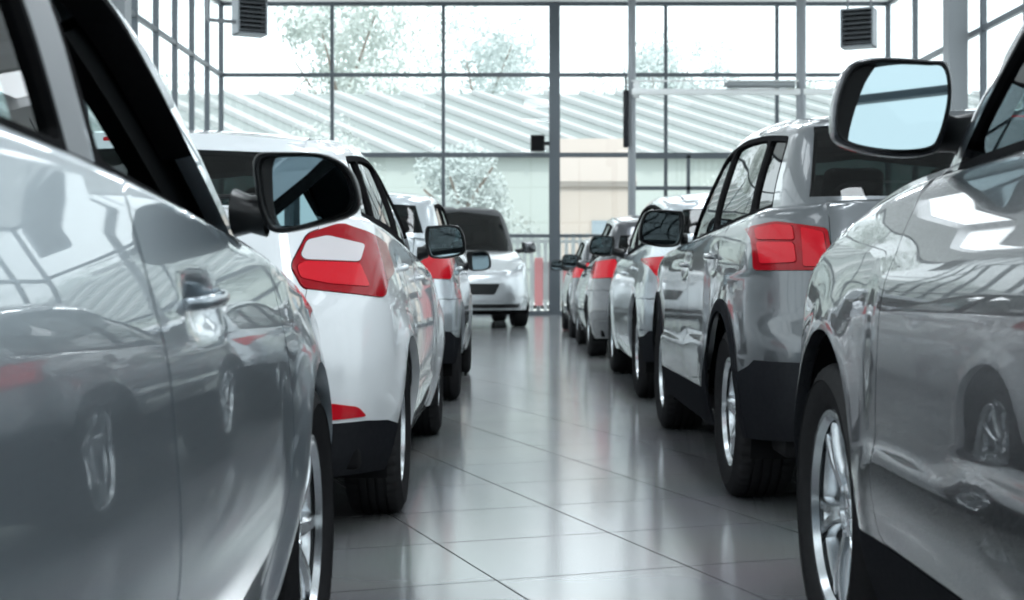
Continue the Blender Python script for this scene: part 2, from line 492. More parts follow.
def build_car(S, root, sp=.05):
    c = Car(S); hw, wb, tr, ra = c.hw, c.wb, c.tr, c.ra
    pm = S['paint']
    feats = {'A': [], 'B': []}
    def feat(sheet, kind, poly, name, m, both=True, gap=0., off=0., flange=.02, parent=None, label=None):
        feats[sheet].append(dict(poly=c.conv(sheet, kind, poly, sp), name=name, m=m, both=both, gap=gap, off=off, flange=flange, parent=parent, label=label))
    # --- wheel arch openings
    for ax in (0, wb):
        arc = [(ax + ra * math.cos(a), tr + ra * math.sin(a)) for a in np.linspace(-.12, PI - .1, 33)]
        feat('A', 'side', arc + [(ax - ra * S.get('arch_back', 1.03), -.2), (ax + ra * .99, -.2)], None, None)
        if S.get('arch_trim'):
            r2 = ra + S['arch_trim']
            arc = [(ax + r2 * math.cos(a), tr + r2 * math.sin(a)) for a in np.linspace(-.2, PI + .2, 37)]
            feats['A'].append(dict(poly=c.conv('A', 'side', arc + [(ax - r2, -.2), (ax + r2, -.2)], sp), name='arch_trim', m=M_CLAD, both=True, gap=0, off=.006, flange=.012, parent=None, label=None))
    for f in S['feats']: feat(*f[0], **f[1])
    feats['A'].sort(key=lambda f: f.get('late', 0))
    # move the cut-outs first, the arch trims straight after lamps
    # --- side windows
    zt = lambda x: c.roof(x) - S['wtop']
    zb = lambda x: c.belt(x) + S.get('wbot', .03)
    wins = []
    for w in S['windows']:
        xa0, xa1, xb0, xb1 = w[:4]; n = 8
        bot = [(x, float(zb(x))) for x in np.linspace(xa0, xb0, n)]
        top = [(x, float(zt(x))) for x in np.linspace(xb1, xa1, n)]
        wins.append((bot, top, w))
        poly = fillet(bot + top, [.03] + [0] * (n - 2) + [.03, .05] + [0] * (n - 2) + [.04])
        feats['B'].append(dict(poly=c.conv('B', 'side', poly, sp), name=w[4] if w[5] else None, m=w[5], both=True, gap=.0, off=-.012, flange=0, parent=None, label=None))
        if S.get('frame_each'):
            e = S['frame_each']
            bot2 = [(x, float(zb(x)) - .03) for x in np.linspace(xa0 - e, xb0 + e, n)]
            top2 = [(x, float(zt(x)) + e) for x in np.linspace(xb1 + e * .6, xa1 - e, n)]
            feats['B'].append(dict(poly=c.conv('B', 'side', fillet(bot2 + top2, [0] + [0] * (n - 2) + [0, .04] + [0] * (n - 2) + [.04]), sp), name='window_frame', m=M_SEAL, both=True, gap=.0, off=.0, flange=.05, parent=None, label=None, late=1))
    if not S.get('frame_each'):
        e = .022; a, b = wins[0][2], wins[-1][2]; n = 24
        bot2 = [(x, float(zb(x)) - .03) for x in np.linspace(a[0] - e, b[2] + e * 1.6, n)]
        top2 = [(x, float(zt(x)) + e) for x in np.linspace(b[3] + e, a[1] - e, n)]
        feats['B'].append(dict(poly=c.conv('B', 'side', fillet(bot2 + top2, [0] + [0] * (n - 2) + [0, .05] + [0] * (n - 2) + [.05]), sp), name='window_frame', m=M_SEAL, both=True, gap=0, off=.0, flange=.05, parent=None, label=None, late=1))
    if S.get('pillar_cover'):
        feats['B'].append(dict(poly=c.conv('B', 'side', S['pillar_cover'], sp), name='pillar_cover', m=M_PILLAR, both=True, gap=0, off=.001, flange=.01, parent=None, label=None, late=2))
    # --- rear window and windscreen
    rw = S['rear_window']; feat('B', 'rear', [(-.05, rw[0][1])] + rw + [(-.05, rw[-1][1])], 'rear_window', S.get('rear_glass', M_DGLASS), False, 0, -.004, 0)
    ws = S['windscreen']; feat('B', 'front', [(-.05, ws[0][1])] + ws + [(-.05, ws[-1][1])], 'windscreen', S.get('front_glass', M_GLASS), False, 0, -.004, 0)
    feats['B'].sort(key=lambda f: f.get('late', 0))
    # --- triangulate both sheets, sort the triangles into panels
    shell = Geo(); upper = Geo() if S.get('top_paint') else shell; made = {}
    for sh, Mp, S0, S1 in (('A', c.A, c.S0, c.S1), ('B', c.B, c.T0, c.T1)):
        ss = np.linspace(S0, S1, max(20, int((S1 - S0) / sp)))
        if sh == 'A':
            top = c.solve(Mp, c.D, ss, 1.0); bot = c.zs(Mp(ss, np.full(len(ss), .3))[:, 0]); rt = c.tuck
        else:
            top = c.solve(Mp, c.R, ss, float(c.roof(.8)) - .03); bot = c.solve(Mp, c.D, ss, float(c.belt(.8))) - .012; rt = c.rt
        c.__dict__['top' + sh] = (ss, top); c.__dict__['bot' + sh] = (ss, bot)
        outer = np.concatenate([np.stack([ss, bot], 1), np.stack([ss, top], 1)[::-1]])
        ex = [np.stack([ss, top - rt * k], 1) for k in (.03, .12, .3, .6, 1.0)]
        V, T = triangulate(outer, [f['poly'] for f in feats[sh]], sp, np.concatenate(ex))
        cen = V[T].mean(1); left = np.ones(len(T), bool)
        for f in feats[sh]:
            k = left & in_poly(cen, f['poly'])
            left &= ~k
            if f['name'] is None or not k.any(): continue
            g = Geo(); lift(Mp, V, T[k], g, f['gap'], f['off'], f['flange'], (S0, S1))
            if f['both']:
                for side in (1, -1):
                    gg = g if side > 0 else g.mirrored()
                    me = gg.mesh(f['name']); par = made.get((f['parent'], side), root) if f['parent'] else root
                    o = link(f['name'], me, f['m'], par)
                    made.setdefault((f['name'], side), o)
                    if f['label']: o['label'] = f['label']
            else:
                g.join(g.mirrored()) if False else None
                g2 = g.mirrored(); g.join(g2)
                o = link(f['name'], g.mesh(f['name']), f['m'], made.get((f['parent'], 1), root) if f['parent'] else root)
                made.setdefault((f['name'], 1), o); made.setdefault((f['name'], -1), o)
        g = Geo(); lift(Mp, V, T[left], g, S.get('shell_gap', .0012) if sh == 'A' else 0, 0, .03, (S0, S1))
        (shell if sh == 'A' else upper).join(g)
    # --- roof (height field over the top outline) and the deck ring with the bonnet
    ss, top = c.topB; P = c.B(ss, top); ring = P[:, :2]
    outer = np.concatenate([ring, [[ring[-1, 0], 0], [ring[0, 0], 0]]]); outer[:, 1] = np.maximum(outer[:, 1], 0)
    outer = outer[np.concatenate([[True], np.linalg.norm(np.diff(outer, axis=0), axis=1) > 1e-4])]
    V, T = triangulate(outer, [], sp * 1.2)
    field = lambda H: (lambda x, y: np.stack([x, y, H(x, y)], -1))
    g = Geo(); lift(field(c.R), V, T, g, 0, 0, 0, flip=False); upper.join(g)
    ss, top = c.topA; P = c.A(ss, top); s2, bot = c.botB; Q = c.B(s2, bot)
    out = P[:, :2].copy(); out[:, 1] = np.maximum(out[:, 1], 0)
    hole = Q[:, :2].copy(); hole[:, 1] = np.maximum(hole[:, 1] - .012, 0); hole[:, 0] += np.where(hole[:, 0] > 1, -.012, .012)
    # half ring: outer from rear to front, then back along the base of the glasshouse
    poly = np.concatenate([out, [[out[-1, 0], 0]], [[hole[-1, 0], 0]], hole[::-1], [[hole[0, 0], 0]], [[out[0, 0], 0]]])
    poly = poly[np.concatenate([[True], np.linalg.norm(np.diff(poly, axis=0), axis=1) > 1e-4])]
    xb = c.xf - .10; xw = c.g1 - .10
    bonnet = dense([(xw, -.02), (xw, hw * .80), (xb - .5, hw * .74), (xb - .05, hw * .55), (xb, -.02)], sp)
    V, T = triangulate(poly, [bonnet], sp)
    k = in_poly(V[T].mean(1), bonnet)
    g = Geo(); lift(field(c.D), V, T[~k], g, 0, 0, 0, flip=False); shell.join(g)
    if k.any():
        g = Geo(); Vb = V; lift(field(c.D), Vb, T[k], g, .002, .001, .012, flip=False); g.join(g.mirrored())
        link('bonnet', g.mesh('bonnet'), pm, root)
    shell.join(shell.mirrored())
    if upper is not shell:
        upper.join(upper.mirrored()); link('roof_shell', upper.mesh('roof_shell'), S['top_paint'], root)
    link('body_shell', shell.mesh('body_shell'), pm, root)
    # --- wheel housings, underbody
    for ax in (0, wb):
        for side in (1, -1):
            b = MB(); arcs = np.linspace(-.35, PI + .35, 25); r = ra + .012
            y0, y1 = side * (hw - .05), side * (hw - .36)
            b.grid([[(ax + r * math.cos(a), y, tr + r * math.sin(a)) for y in (y0, y1)] + [(ax, y1, tr)] for a in arcs])
            b.build('wheel_housing', M_MATT, root)
    b = MB(); b.box(((c.xr + c.xf) / 2, 0, .25), (c.xf - c.xr - .5, 2 * hw - .62, .1), .03)
    for x0, x1 in ((c.xr + .12, -ra - .02), (ra + .03, wb - ra - .03), (wb + ra + .02, c.xf - .3)):
        if x1 > x0: b.box(((x0 + x1) / 2, 0, .27), (x1 - x0, 2 * hw - .24, .08), .02)
    if S.get('exhaust'): b.tube((c.xr + .04, -hw * .55, .24), (c.xr + .4, -hw * .55, .26), .03)
    b.build('underbody', M_MATT, root)
    # --- wheels
    ty, rm, dk = wheel_meshes(tr, S['rimr'], S['tw'], S.get('wheel', 'five'), sp < .06)
    for ax in (0, wb):
        for side in (1, -1):
            o = link('wheel', ty, None, root); o.location = (ax, side * (hw + S.get('wheel_out', 0) - S['tw'] / 2 - .012), tr)
            o.rotation_euler = (0, random.uniform(0, 6) if sp > .06 else S.get('wrot', .2), 0 if side > 0 else PI)
            link('rim', rm, None, o); link('brake_disc', dk, None, o)
    # --- door handles (children of their doors)
    for nm, hx, hz in S.get('handles', []):
        for side in (1, -1):
            rows = []
            for k in range(13):
                t = k / 12; x = hx - .105 + .21 * t; z = hz + .012 * (t - .5)
                y = float(c.A(np.array([x]), np.array([z]))[0, 1]); d = S.get('handle_out', .03) * math.sin(PI * min(max(t, .0), 1))**.45
                y0 = float(c.A(np.array([hx + .13]), np.array([z]))[0, 1])
                w = .012 * (.7 + .3 * math.sin(PI * t))
                rows.append([(x, side * (y0 - .004 + d + .009 * math.cos(a)), z + w * math.sin(a)) for a in [2 * PI * q / 12 for q in range(12)]])
            b = MB(); b.grid(rows, closed_v=True)
            b.bm.faces.new([v for v in list(b.bm.verts)[:12]]); b.bm.faces.new([v for v in list(b.bm.verts)[-12:]])
            link('door_handle', b.mesh('door_handle', angle=60), S.get('handle_mat', pm), made.get((nm, side), root))
    # --- cabin
    if S.get('cabin', True):
        x0, x1 = c.g0 + .15, c.g1 - .35; zf = .3; zt_ = float(c.belt(.8)) - .05
        b = MB(); yw = hw - .17
        b.grid([[(x0, -yw, zt_), (x1, -yw, zt_ - .03)], [(x0, -yw, zf), (x1, -yw, zf)], [(x0, yw, zf), (x1, yw, zf)], [(x0, yw, zt_), (x1, yw, zt_ - .03)]])
        b.face([(x0, -yw, zf), (x0, yw, zf), (x0, yw, zt_ - .25), (x0, -yw, zt_ - .25)])
        b.build('cabin_lining', M_INT, root, smooth=False)
        b = MB(); zd = float(c.belt(c.g1 - .3)); xd = c.g1 - .5
        b.box((xd + .12, 0, zd - .14), (.5, 2 * hw - .5, .28), .07, seg=3); b.box((xd - .02, hw * .42, zd + .01), (.22, .36, .09), .035)
        b.build('dashboard', M_INT, root)
        b = MB(); cy, cz = hw * .42, zd - .03; pts = []
        for i in range(28):
            a = 2 * PI * i / 28; pts.append([(xd - .28 + .4 * (.175 * math.sin(a)) + .4 * .017 * math.sin(q), cy + (.185 + .017 * math.cos(q)) * math.cos(a), cz + (.185 + .017 * math.cos(q)) * math.sin(a) * .92) for q in [2 * PI * k / 8 for k in range(8)]])
        b.grid(pts, closed_u=True, closed_v=True); b.box((xd - .27, cy, cz), (.03, .33, .06), .012); b.tube((xd - .27, cy, cz), (xd, cy, cz - .05), .03)
        b.build('steering_wheel', M_BLACK, root)
        rot = Matrix.Rotation(math.radians(-18), 3, 'Y'); sx = S.get('seat_x', 1.02); zc = S.get('seat_z', .45)
        def seat(x, ys, nm, w):
            b = MB(); b.box((x + .22, ys, zc), (.5, w, .17), .06, seg=3)
            b.box((x - .07, ys, zc + .31), (.15, w * .95, .58), .06, rot=rot, seg=3)
            return b.build(nm, M_INT, root)
        for side in (1, -1):
            o = seat(sx, side * hw * .41, 'front_seat', .5)
            b = MB(); b.box((sx - .19, side * hw * .41, zc + .70), (.1, .26, .18), .045, rot=rot, seg=3)
            for q in (-.06, .06): b.tube((sx - .16, side * hw * .41 + q, zc + .55), (sx - .19, side * hw * .41 + q, zc + .66), .007, 8)
            b.build('headrest', M_INT, o)
        o = seat(S.get('rear_seat_x', .12), 0, 'rear_seat', 2 * hw - .5)
        for q in (-.42, 0, .42):
            b = MB(); b.box((S.get('rear_seat_x', .12) - .18, q, zc + .68), (.09, .24, .15), .04, rot=rot, seg=3); b.build('rear_headrest', M_INT, o)
        # roof lining, a little under the roof
        xs = np.linspace(float(c.XR(float(c.roof(.3)))) + .12, float(c.XF(float(c.roof(1.5)))) - S.get('lining_back', .30), 14); rows = []
        for x in xs:
            yw = float(c.HG(float(c.roof(x)) - .07)) * .93
            rows.append([(x, yw * t, float(c.R(np.array(x), np.array(yw * t))) - .035 - .03 * abs(t)**3) for t in np.linspace(-1, 1, 9)])
        b = MB(); b.grid(rows); b.build('roof_lining', M_INT, root)
        if S.get('pillar_trim'):
            for side in (1, -1):
                rows = []
                for t in np.linspace(0, 1, 8):
                    w_ = S['windows'][-1]; x = w_[2] + (w_[3] - w_[2]) * t; z = float(zb(w_[2])) + (float(zt(w_[3])) - float(zb(w_[2]))) * t
                    y = float(c.HG(z)) * .97 - .045
                    rows.append([(x + dx, side * (y + dy), z + dz_) for dx, dy, dz_ in ((-.075, -.005, -.025), (.10, .0, .03), (.10, -.045, .03), (-.075, -.04, -.025))])
                b = MB(); b.grid(rows, closed_v=True); b.build('pillar_trim', M_INT, root)
    # --- mirrors
    mi = S['mirror']
    for side in (1, -1):
        near = side == S.get('aisle', 1)
        p = mi['pos']; door_mirror(root, side, (p[0], side * p[1], p[2]), mi.get('outline', SUV_MIRROR), mi.get('scale', .9), mi.get('m', pm), M_BLACK,
                    (p[0] + mi.get('reach', .06), side * mi['door_y'], p[2] - mi.get('drop', .07)), 0, 0, side * mi.get('gyaw', .18), mi.get('gpitch', 0.))
    return c, made

# shared fragments of the specifications ------------------------------------------------
def doors(front, rear, m, gap=.0028):
    out = []
    out.append((('A', 'side', fillet(front, .05), 'front_door', m), dict(gap=gap)))
    out.append((('A', 'side', fillet(rear, .05), 'rear_door', m), dict(gap=gap)))
    return out

def front_end(wb, xf, m, zl, zh, hw):
    """headlamps, grille and lower intake, in front (y, z) coordinates"""
    return [(('A', 'front', fillet([(hw * .52, zl), (hw * .90, zl + .06), (hw * .93, zh), (hw * .66, zh - .03)], .03), 'headlamp', M_HEAD), dict(gap=.002, off=.004)),
            (('A', 'front', [(-.05, zl - .02), (hw * .38, zl - .02), (hw * .44, zl + .08), (-.05, zl + .08)], 'grille', M_BLACK), dict(both=False, off=-.01)),
            (('A', 'front', fillet([(-.3, .27), (hw * .58, .27), (hw * .66, .40), (-.3, .40)], .04), 'air_intake', M_BLACK), dict(both=False, off=-.012))]

def base_spec(kind, **kw):
    """hatch / suv / sedan outline in metres, x forward from the rear axle"""
    if kind == 'hatch':
        wb = kw.get('wb', 2.64); hw = kw.get('hw', .9)
        S = dict(wb=wb, hw=hw, xr=-.70, xf=wb + .86, tr=.31, rimr=.21, ra=.365, tw=.2,
                 sec=[(.14, -.09), (.3, -.035), (.52, 0), (.72, -.012), (.9, -.05), (1.02, -.085), (1.12, -.1)],
                 belt=[(-.8, 1.09), (-.4, 1.085), (.3, 1.06), (1.1, 1.02), (2.0, .955), (2.5, .90), (3.0, .82), (3.5, .64)],
                 crown=[(-.5, .02), (1.5, .03), (2.4, .06), (3.1, .09), (3.5, .08)],
                 tp=[(-.7, .95), (-.3, .985), (.3, 1), (2.2, 1), (2.9, .975), (3.5, .90)],
                 rearx=[(.15, -.62), (.3, -.69), (.55, -.70), (.75, -.66), (.95, -.57), (1.1, -.50)],
                 frontx=[(.15, wb + .76), (.35, wb + .86), (.6, wb + .83), (.85, wb + .62)],
                 sill=[(-.8, .22), (.4, .19), (2.2, .19), (3.5, .2)], rr=.34, rf=.5, br=.07, bf=.16,
                 G=dict(g0=-.50, g1=2.46, HG=[(.93, .80), (1.06, .785), (1.3, .705), (1.45, .63)], XR=[(1.0, -.52), (1.1, -.46), (1.40, -.30)], XF=[(.9, 2.5), (1.42, 1.45)],
                        roof=[(-.4, 1.325), (-.15, 1.36), (.3, 1.40), (.9, 1.425), (1.4, 1.40), (1.9, 1.30)], grr=.22, gfr=.25, taper=[(0, .93), (.4, 1), (.8, .98), (1, .95)]),
                 windows=[(-.30, -.12, .02, .10, 'quarter_window', M_DGLASS), (.06, .14, .94, .98, 'rear_door_window', M_DGLASS), (1.02, 1.06, 2.12, 1.50, 'front_door_window', M_GLASS)],
                 wtop=.075, rear_window=[(.0, 1.115), (.60, 1.115), (.56, 1.30), (.0, 1.32)], windscreen=[(.0, .99), (.74, .97), (.60, 1.33), (.0, 1.385)],
                 mirror=dict(pos=(2.0, .99, 1.03), door_y=.80, scale=.85), seat_x=1.0)
    elif kind == 'suv':
        wb = kw.get('wb', 2.62); hw = kw.get('hw', .91)
        S = dict(wb=wb, hw=hw, xr=-.80, xf=wb + .86, tr=.345, rimr=.225, ra=.405, tw=.235,
                 sec=[(.2, -.06), (.36, -.015), (.55, 0), (.8, -.012), (.95, -.04), (1.06, -.07), (1.16, -.09)],
                 belt=[(-.9, 1.14), (-.4, 1.12), (.5, 1.085), (1.5, 1.05), (2.1, 1.03), (2.6, .99), (3.0, .92), (3.5, .76)],
                 crown=[(-.5, .02), (1.5, .03), (2.4, .06), (3.1, .09), (3.5, .08)],
                 tp=[(-.8, .955), (-.3, .99), (.3, 1), (2.2, 1), (2.9, .975), (3.5, .90)],
                 rearx=[(.2, -.72), (.4, -.79), (.62, -.80), (.75, -.74), (.95, -.71), (1.14, -.66)],
                 frontx=[(.2, wb + .74), (.4, wb + .86), (.7, wb + .84), (.95, wb + .66)],
                 sill=[(-.8, .30), (.4, .24), (2.2, .24), (3.5, .27)], rr=.30, rf=.45, br=.06, bf=.14,
                 G=dict(g0=-.66, g1=2.40, HG=[(1.0, .83), (1.12, .82), (1.4, .745), (1.6, .66)], XR=[(1.0, -.70), (1.14, -.64), (1.5, -.42)], XF=[(.98, 2.42), (1.58, 1.42)],
                        roof=[(-.6, 1.42), (-.3, 1.465), (.3, 1.52), (.9, 1.545), (1.4, 1.52), (1.9, 1.42)], grr=.2, gfr=.25, taper=[(0, .95), (.4, 1), (.8, .985), (1, .95)]),
                 windows=[(-.40, -.30, .12, .16, 'quarter_window', M_DGLASS), (.17, .21, .98, 1.0, 'rear_door_window', M_DGLASS), (1.06, 1.08, 2.02, 1.52, 'front_door_window', M_GLASS)],
                 wtop=.08, rear_window=[(.0, 1.165), (.68, 1.165), (.62, 1.40), (.0, 1.42)], windscreen=[(.0, 1.06), (.76, 1.05), (.62, 1.44), (.0, 1.50)],
                 mirror=dict(pos=(1.95, 1.02, 1.13), door_y=.83, scale=.95), seat_x=1.05, seat_z=.55)
    else:
        wb = kw.get('wb', 2.65); hw = kw.get('hw', .9)
        S = dict(wb=wb, hw=hw, xr=-1.0, xf=wb + .86, tr=.32, rimr=.215, ra=.37, tw=.21,
                 sec=[(.14, -.10), (.3, -.04), (.52, 0), (.72, -.012), (.88, -.045), (.96, -.065), (1.06, -.085)],
                 belt=[(-1.0, .99), (-.5, 1.03), (.2, 1.045), (.92, 1.03), (2.05, .945), (2.65, .86), (3.05, .775), (3.5, .62)],
                 crown=[(-.8, .03), (1.5, .02), (2.3, .05), (3.1, .09), (3.5, .08)],
                 tp=[(-1.0, .93), (-.5, .98), (.3, 1), (2.3, 1), (2.9, .97), (3.5, .88)],
                 rearx=[(.15, -.92), (.3, -.99), (.6, -1.0), (.85, -.96), (1.0, -.9)],
                 frontx=[(.15, wb + .76), (.35, wb + .86), (.6, wb + .82), (.85, wb + .6)],
                 sill=[(-.9, .22), (.4, .18), (2.2, .18), (3.5, .2)], rr=.34, rf=.55, br=.07, bf=.16,
                 G=dict(g0=-.56, g1=2.42, HG=[(.92, .80), (1.03, .785), (1.27, .715), (1.42, .62)], XR=[(1.0, -.60), (1.38, .02)], XF=[(.90, 2.46), (1.40, 1.40)],
                        roof=[(-.3, 1.28), (.2, 1.37), (.8, 1.41), (1.3, 1.39), (1.9, 1.26)], grr=.2, gfr=.25, taper=[(0, .9), (.4, 1), (.8, .99), (1, .96)]),
                 windows=[(-.05, .22, 1.16, 1.05, 'rear_door_window', M_GLASS), (1.31, 1.20, 2.20, 1.62, 'front_door_window', None)],
                 wtop=.085, rear_window=[(.0, 1.06), (.62, 1.05), (.54, 1.28), (.0, 1.34)], windscreen=[(.0, .98), (.74, .955), (.6, 1.29), (.0, 1.36)],
                 mirror=dict(pos=(2.14, .907, 1.03), door_y=.80, scale=1., outline=SEDAN_MIRROR), seat_x=1.05, seat_z=.42)
    S['feats'] = []
    for k, v in kw.items():
        if k == 'G': S['G'].update(v)
        elif k == 'mirror': S['mirror'].update(v)
        else: S[k] = v
    return S

UP = PI / 2     # all cars of the two rows face away from the camera, along +Y
# ------------------------------------------------------------------ 1  near silver saloon, left
P_SILVER = paint('silver_blue_paint', (.32, .37, .41), .7, .3)
S = base_spec('sedan', paint=P_SILVER, tuck=.022, pillar_cover=[(1.17, .9), (1.30, .9), (1.195, 1.33), (1.055, 1.33)], aisle=-1, frame_each=.02, wbot=.012, wheel='seven', pillar_trim=True,
              G=dict(HG=[(.92, .815), (1.03, .80), (1.27, .745), (1.42, .65)], XF=[(.90, 2.58), (1.40, 1.64)], g1=2.54),
              windscreen=[(.0, .98), (.70, .965), (.58, 1.29), (.0, 1.36)], handles=[('front_door', 1.60, .845), ('rear_door', .30, .90)],
              dents=[(1.59, .835, .085, .035, .014), (.29, .89, .10, .045, .02)],
              creases=[([(0, .80), (1.2, .74), (2.6, .66)], -.006, .16)],
              mirror=dict(m=M_BLACK, pos=(2.14, .938, 1.035), gyaw=.27, gpitch=.0, reach=.05, drop=.04))
S['feats'] = doors([(1.31, .24), (1.34, .60), (1.29, 1.2), (2.22, 1.2), (2.24, .92), (2.26, .62), (2.12, .24)],
                   [(.36, .30), (.42, .55), (.10, .86), (-.02, 1.2), (1.285, 1.2), (1.335, .60), (1.305, .24), (.45, .24)], P_SILVER)
S['feats'] += [(('A', 'rear', fillet([(.50, .76), (.86, .78), (.86, .93), (.52, .92)], .04), 'tail_light', M_RED), dict(gap=.002, off=.004))]
S['feats'] += front_end(2.65, 3.5, P_SILVER, .50, .70, .9)
r = empty('saloon_car', (-1.312, .50, 0), UP, 'silver-blue saloon closest to the camera with a black door mirror', 'car')
build_car(S, r, .036)

# ------------------------------------------------------------------ 2  near grey SUV, right
P_GREY = paint('graphite_grey_paint', (.036, .039, .047), .5, .28)
S = base_spec('suv', hw=.92, wb=2.65, paint=P_GREY, aisle=1, tr=.34, rimr=.232, ra=.415, wheel='split', wrot=.55, frame_each=.03, wbot=.012, arch_back=1.13,
              belt=[(-.9, 1.14), (.5, 1.11), (1.65, 1.085), (2.05, 1.075), (2.35, 1.06), (2.6, 1.03), (2.9, .96), (3.2, .86), (3.5, .72)],
              sec=[(.2, -.06), (.36, -.015), (.50, .0), (.62, -.004), (.8, -.012), (.93, -.04), (1.06, -.09), (1.16, -.11)],
              creases=[([(0.3, .60), (1.4, .575), (2.3, .53)], .014, .045), ([(0.3, .96), (1.4, .93), (2.6, .88)], .008, .06)],
              handles=[('front_door', 1.22, .95), ('rear_door', .30, .95)], dents=[(1.21, .94, .075, .035, .014), (.29, .94, .1, .045, .018)],
              G=dict(HG=[(1.0, .82), (1.12, .81), (1.4, .745), (1.6, .66)], XF=[(1.0, 2.44), (1.6, 1.62)], g1=2.42, roof=[(-.6, 1.48), (0, 1.56), (.8, 1.60), (1.4, 1.56), (1.9, 1.44)]),
              windows=[(-.4, -.3, .12, .16, 'quarter_window', M_DGLASS), (.19, .22, .98, 1.0, 'rear_door_window', M_DGLASS), (1.08, 1.10, 2.03, 1.60, 'front_door_window', M_GLASS)],
              windscreen=[(.0, 1.09), (.74, 1.09), (.62, 1.48), (.0, 1.55)],
              mirror=dict(pos=(2.13, .888, 1.205), door_y=.745, scale=1.0, gyaw=-.27, gpitch=.10, reach=-.03, drop=.06))
S['feats'] = [(('A', 'side', [(.30, .1), (.30, .385), (2.5, .375), (2.5, .1)], 'sill_cladding', M_CLAD), dict(flange=.02, off=.002))]
S['feats'] += doors([(1.05, .38), (1.07, .7), (1.03, 1.3), (2.10, 1.3), (2.12, .95), (2.12, .62), (2.06, .38)],
                    [(.40, .42), (.44, .65), (.12, .92), (.0, 1.3), (1.025, 1.3), (1.065, .7), (1.045, .38)], P_GREY)
S['feats'] += [(('A', 'rear', fillet([(.62, .88), (.93, .88), (.93, 1.07), (.60, 1.06)], .04), 'tail_light', M_RED), dict(gap=.002, off=.004))]
S['feats'] += front_end(2.65, 3.5, P_GREY, .62, .84, .92)
r = empty('sport_utility_car', (1.622, .67, 0), UP, 'dark graphite grey SUV at the right edge with a large grey door mirror', 'car')
build_car(S, r, .036)

# ------------------------------------------------------------------ 3  white hatchback, left
P_WHITE = paint('white_paint', (.70, .725, .75), 0., .35, 1.0)
def hatch_lamp():
    P = 'tail_light'
    return [(('A', 'rear', fillet([(.60, .995), (.66, 1.012), (.775, .985), (.765, .925), (.60, .93), (.585, .945)], .012), 'reverse_lens', M_CLEAR), dict(parent=P, off=.006, label='clear white reversing lens')),
            (('A', 'rear', fillet([(.60, .925), (.765, .92), (.80, .84), (.68, .85), (.59, .87), (.575, .91)], .012), 'brake_lens', M_PINK), dict(parent=P, off=.006, label='brighter red lower lens')),
            (('A', 'rear', fillet([(.555, .91), (.60, 1.02), (.70, 1.06), (.79, 1.03), (.845, .985), (.850, .80), (.76, .815), (.60, .835)], .02), P, M_RED2), dict(gap=.002, off=.004))]
S = base_spec('hatch', paint=P_WHITE, aisle=-1, shell_gap=0, windows=[(-.15, -.04, .08, .15, 'quarter_window', M_DGLASS), (.12, .19, .94, .98, 'rear_door_window', M_DGLASS), (1.02, 1.06, 2.12, 1.50, 'front_door_window', M_GLASS)], tr=.30, rimr=.20, ra=.355, wheel='ten', handles=[('front_door', 1.20, .87), ('rear_door', .33, .91)],
              dents=[(1.19, .86, .10, .045, .016), (.32, .90, .10, .045, .016)],
              creases=[([(0, .93), (1.2, .88), (2.6, .82)], -.008, .06), ([(.3, .42), (2.3, .38)], .012, .06)], flare=.024,
              mirror=dict(m=M_BLACK, pos=(2.0, .945, 1.05), scale=.9))
hl = hatch_lamp()
S['feats'] = hl[:0] + [hl[0], hl[1], hl[2],
    (('A', 'rear', fillet([(.62, .405), (.80, .41), (.775, .445), (.70, .462), (.62, .455)], .012), 'rear_reflector', M_RED), dict(off=.004)),
    (('A', 'rear', [(-.05, .1), (.97, .1), (.97, .27), (.86, .385), (.80, .395), (-.05, .395)], 'rear_valance', M_CLAD), dict(both=False, off=.003)),
    (('A', 'rear', [(-.05, .395), (1.2, .395), (1.2, .79), (.84, .795), (.62, .69), (-.05, .69)], 'rear_bumper', P_WHITE), dict(both=False, gap=0)),
    (('A', 'rear', [(-.05, .69), (.60, .69), (.66, 1.3), (-.05, 1.3)], 'tailgate', P_WHITE), dict(both=False, gap=.0025))]
S['feats'] += doors([(1.0, .24), (1.02, .6), (.98, 1.2), (2.16, 1.2), (2.18, .9), (2.2, .6), (2.1, .24)],
                    [(.38, .3), (.43, .55), (.16, .84), (.08, 1.2), (.975, 1.2), (1.015, .6), (.995, .24), (.45, .24)], P_WHITE)
S['feats'] += front_end(2.64, 3.5, P_WHITE, .52, .72, .9)
r = empty('hatchback_car', (-1.285, 5.39, 0), UP, 'white hatchback with angular red tail light, just ahead of the silver saloon', 'car')
build_car(S, r, .042)
def roof_spoiler(r, pm, x, z, w, m_lamp=True):
    b = MB(); rows = []
    for y in np.linspace(-w, w, 17):
        k = 1 - .3 * (y / w)**4; d = .035 * (y / w)**2
        rows.append([(x + .16 + d, y, z + .022 - d * .5), (x + .06 + d, y, z + .018 - d * .5), (x - .07 * k + d, y, z - .012 - d * .5), (x - .075 * k + d, y, z - .024 - d * .5), (x + .05 + d, y, z - .045 - d * .5), (x + .14 + d, y, z - .02 - d * .5)])
    b.grid(rows, closed_v=True); o = b.build('roof_spoiler', pm, r)
    b = MB(); b.box((x - .07, 0, z - .02), (.02, .26, .022), .006); b.build('brake_light', M_RED, o)
    return o
roof_spoiler(r, P_WHITE, -.30, 1.368, .56)
b = MB(); b.box((.02, 0, 1.435), (.16, .035, .02), .008); b.tube((.0, 0, 1.44), (-.22, 0, 1.53), .005, 8, .003); b.build('roof_aerial', M_BLACK, r)
b = MB(); b.tube((-.53, -.02, 1.13), (-.50, -.45, 1.15), .008, 8); b.box((-.53, 0, 1.13), (.05, .06, .04), .012); b.build('rear_wiper', M_BLACK, r)

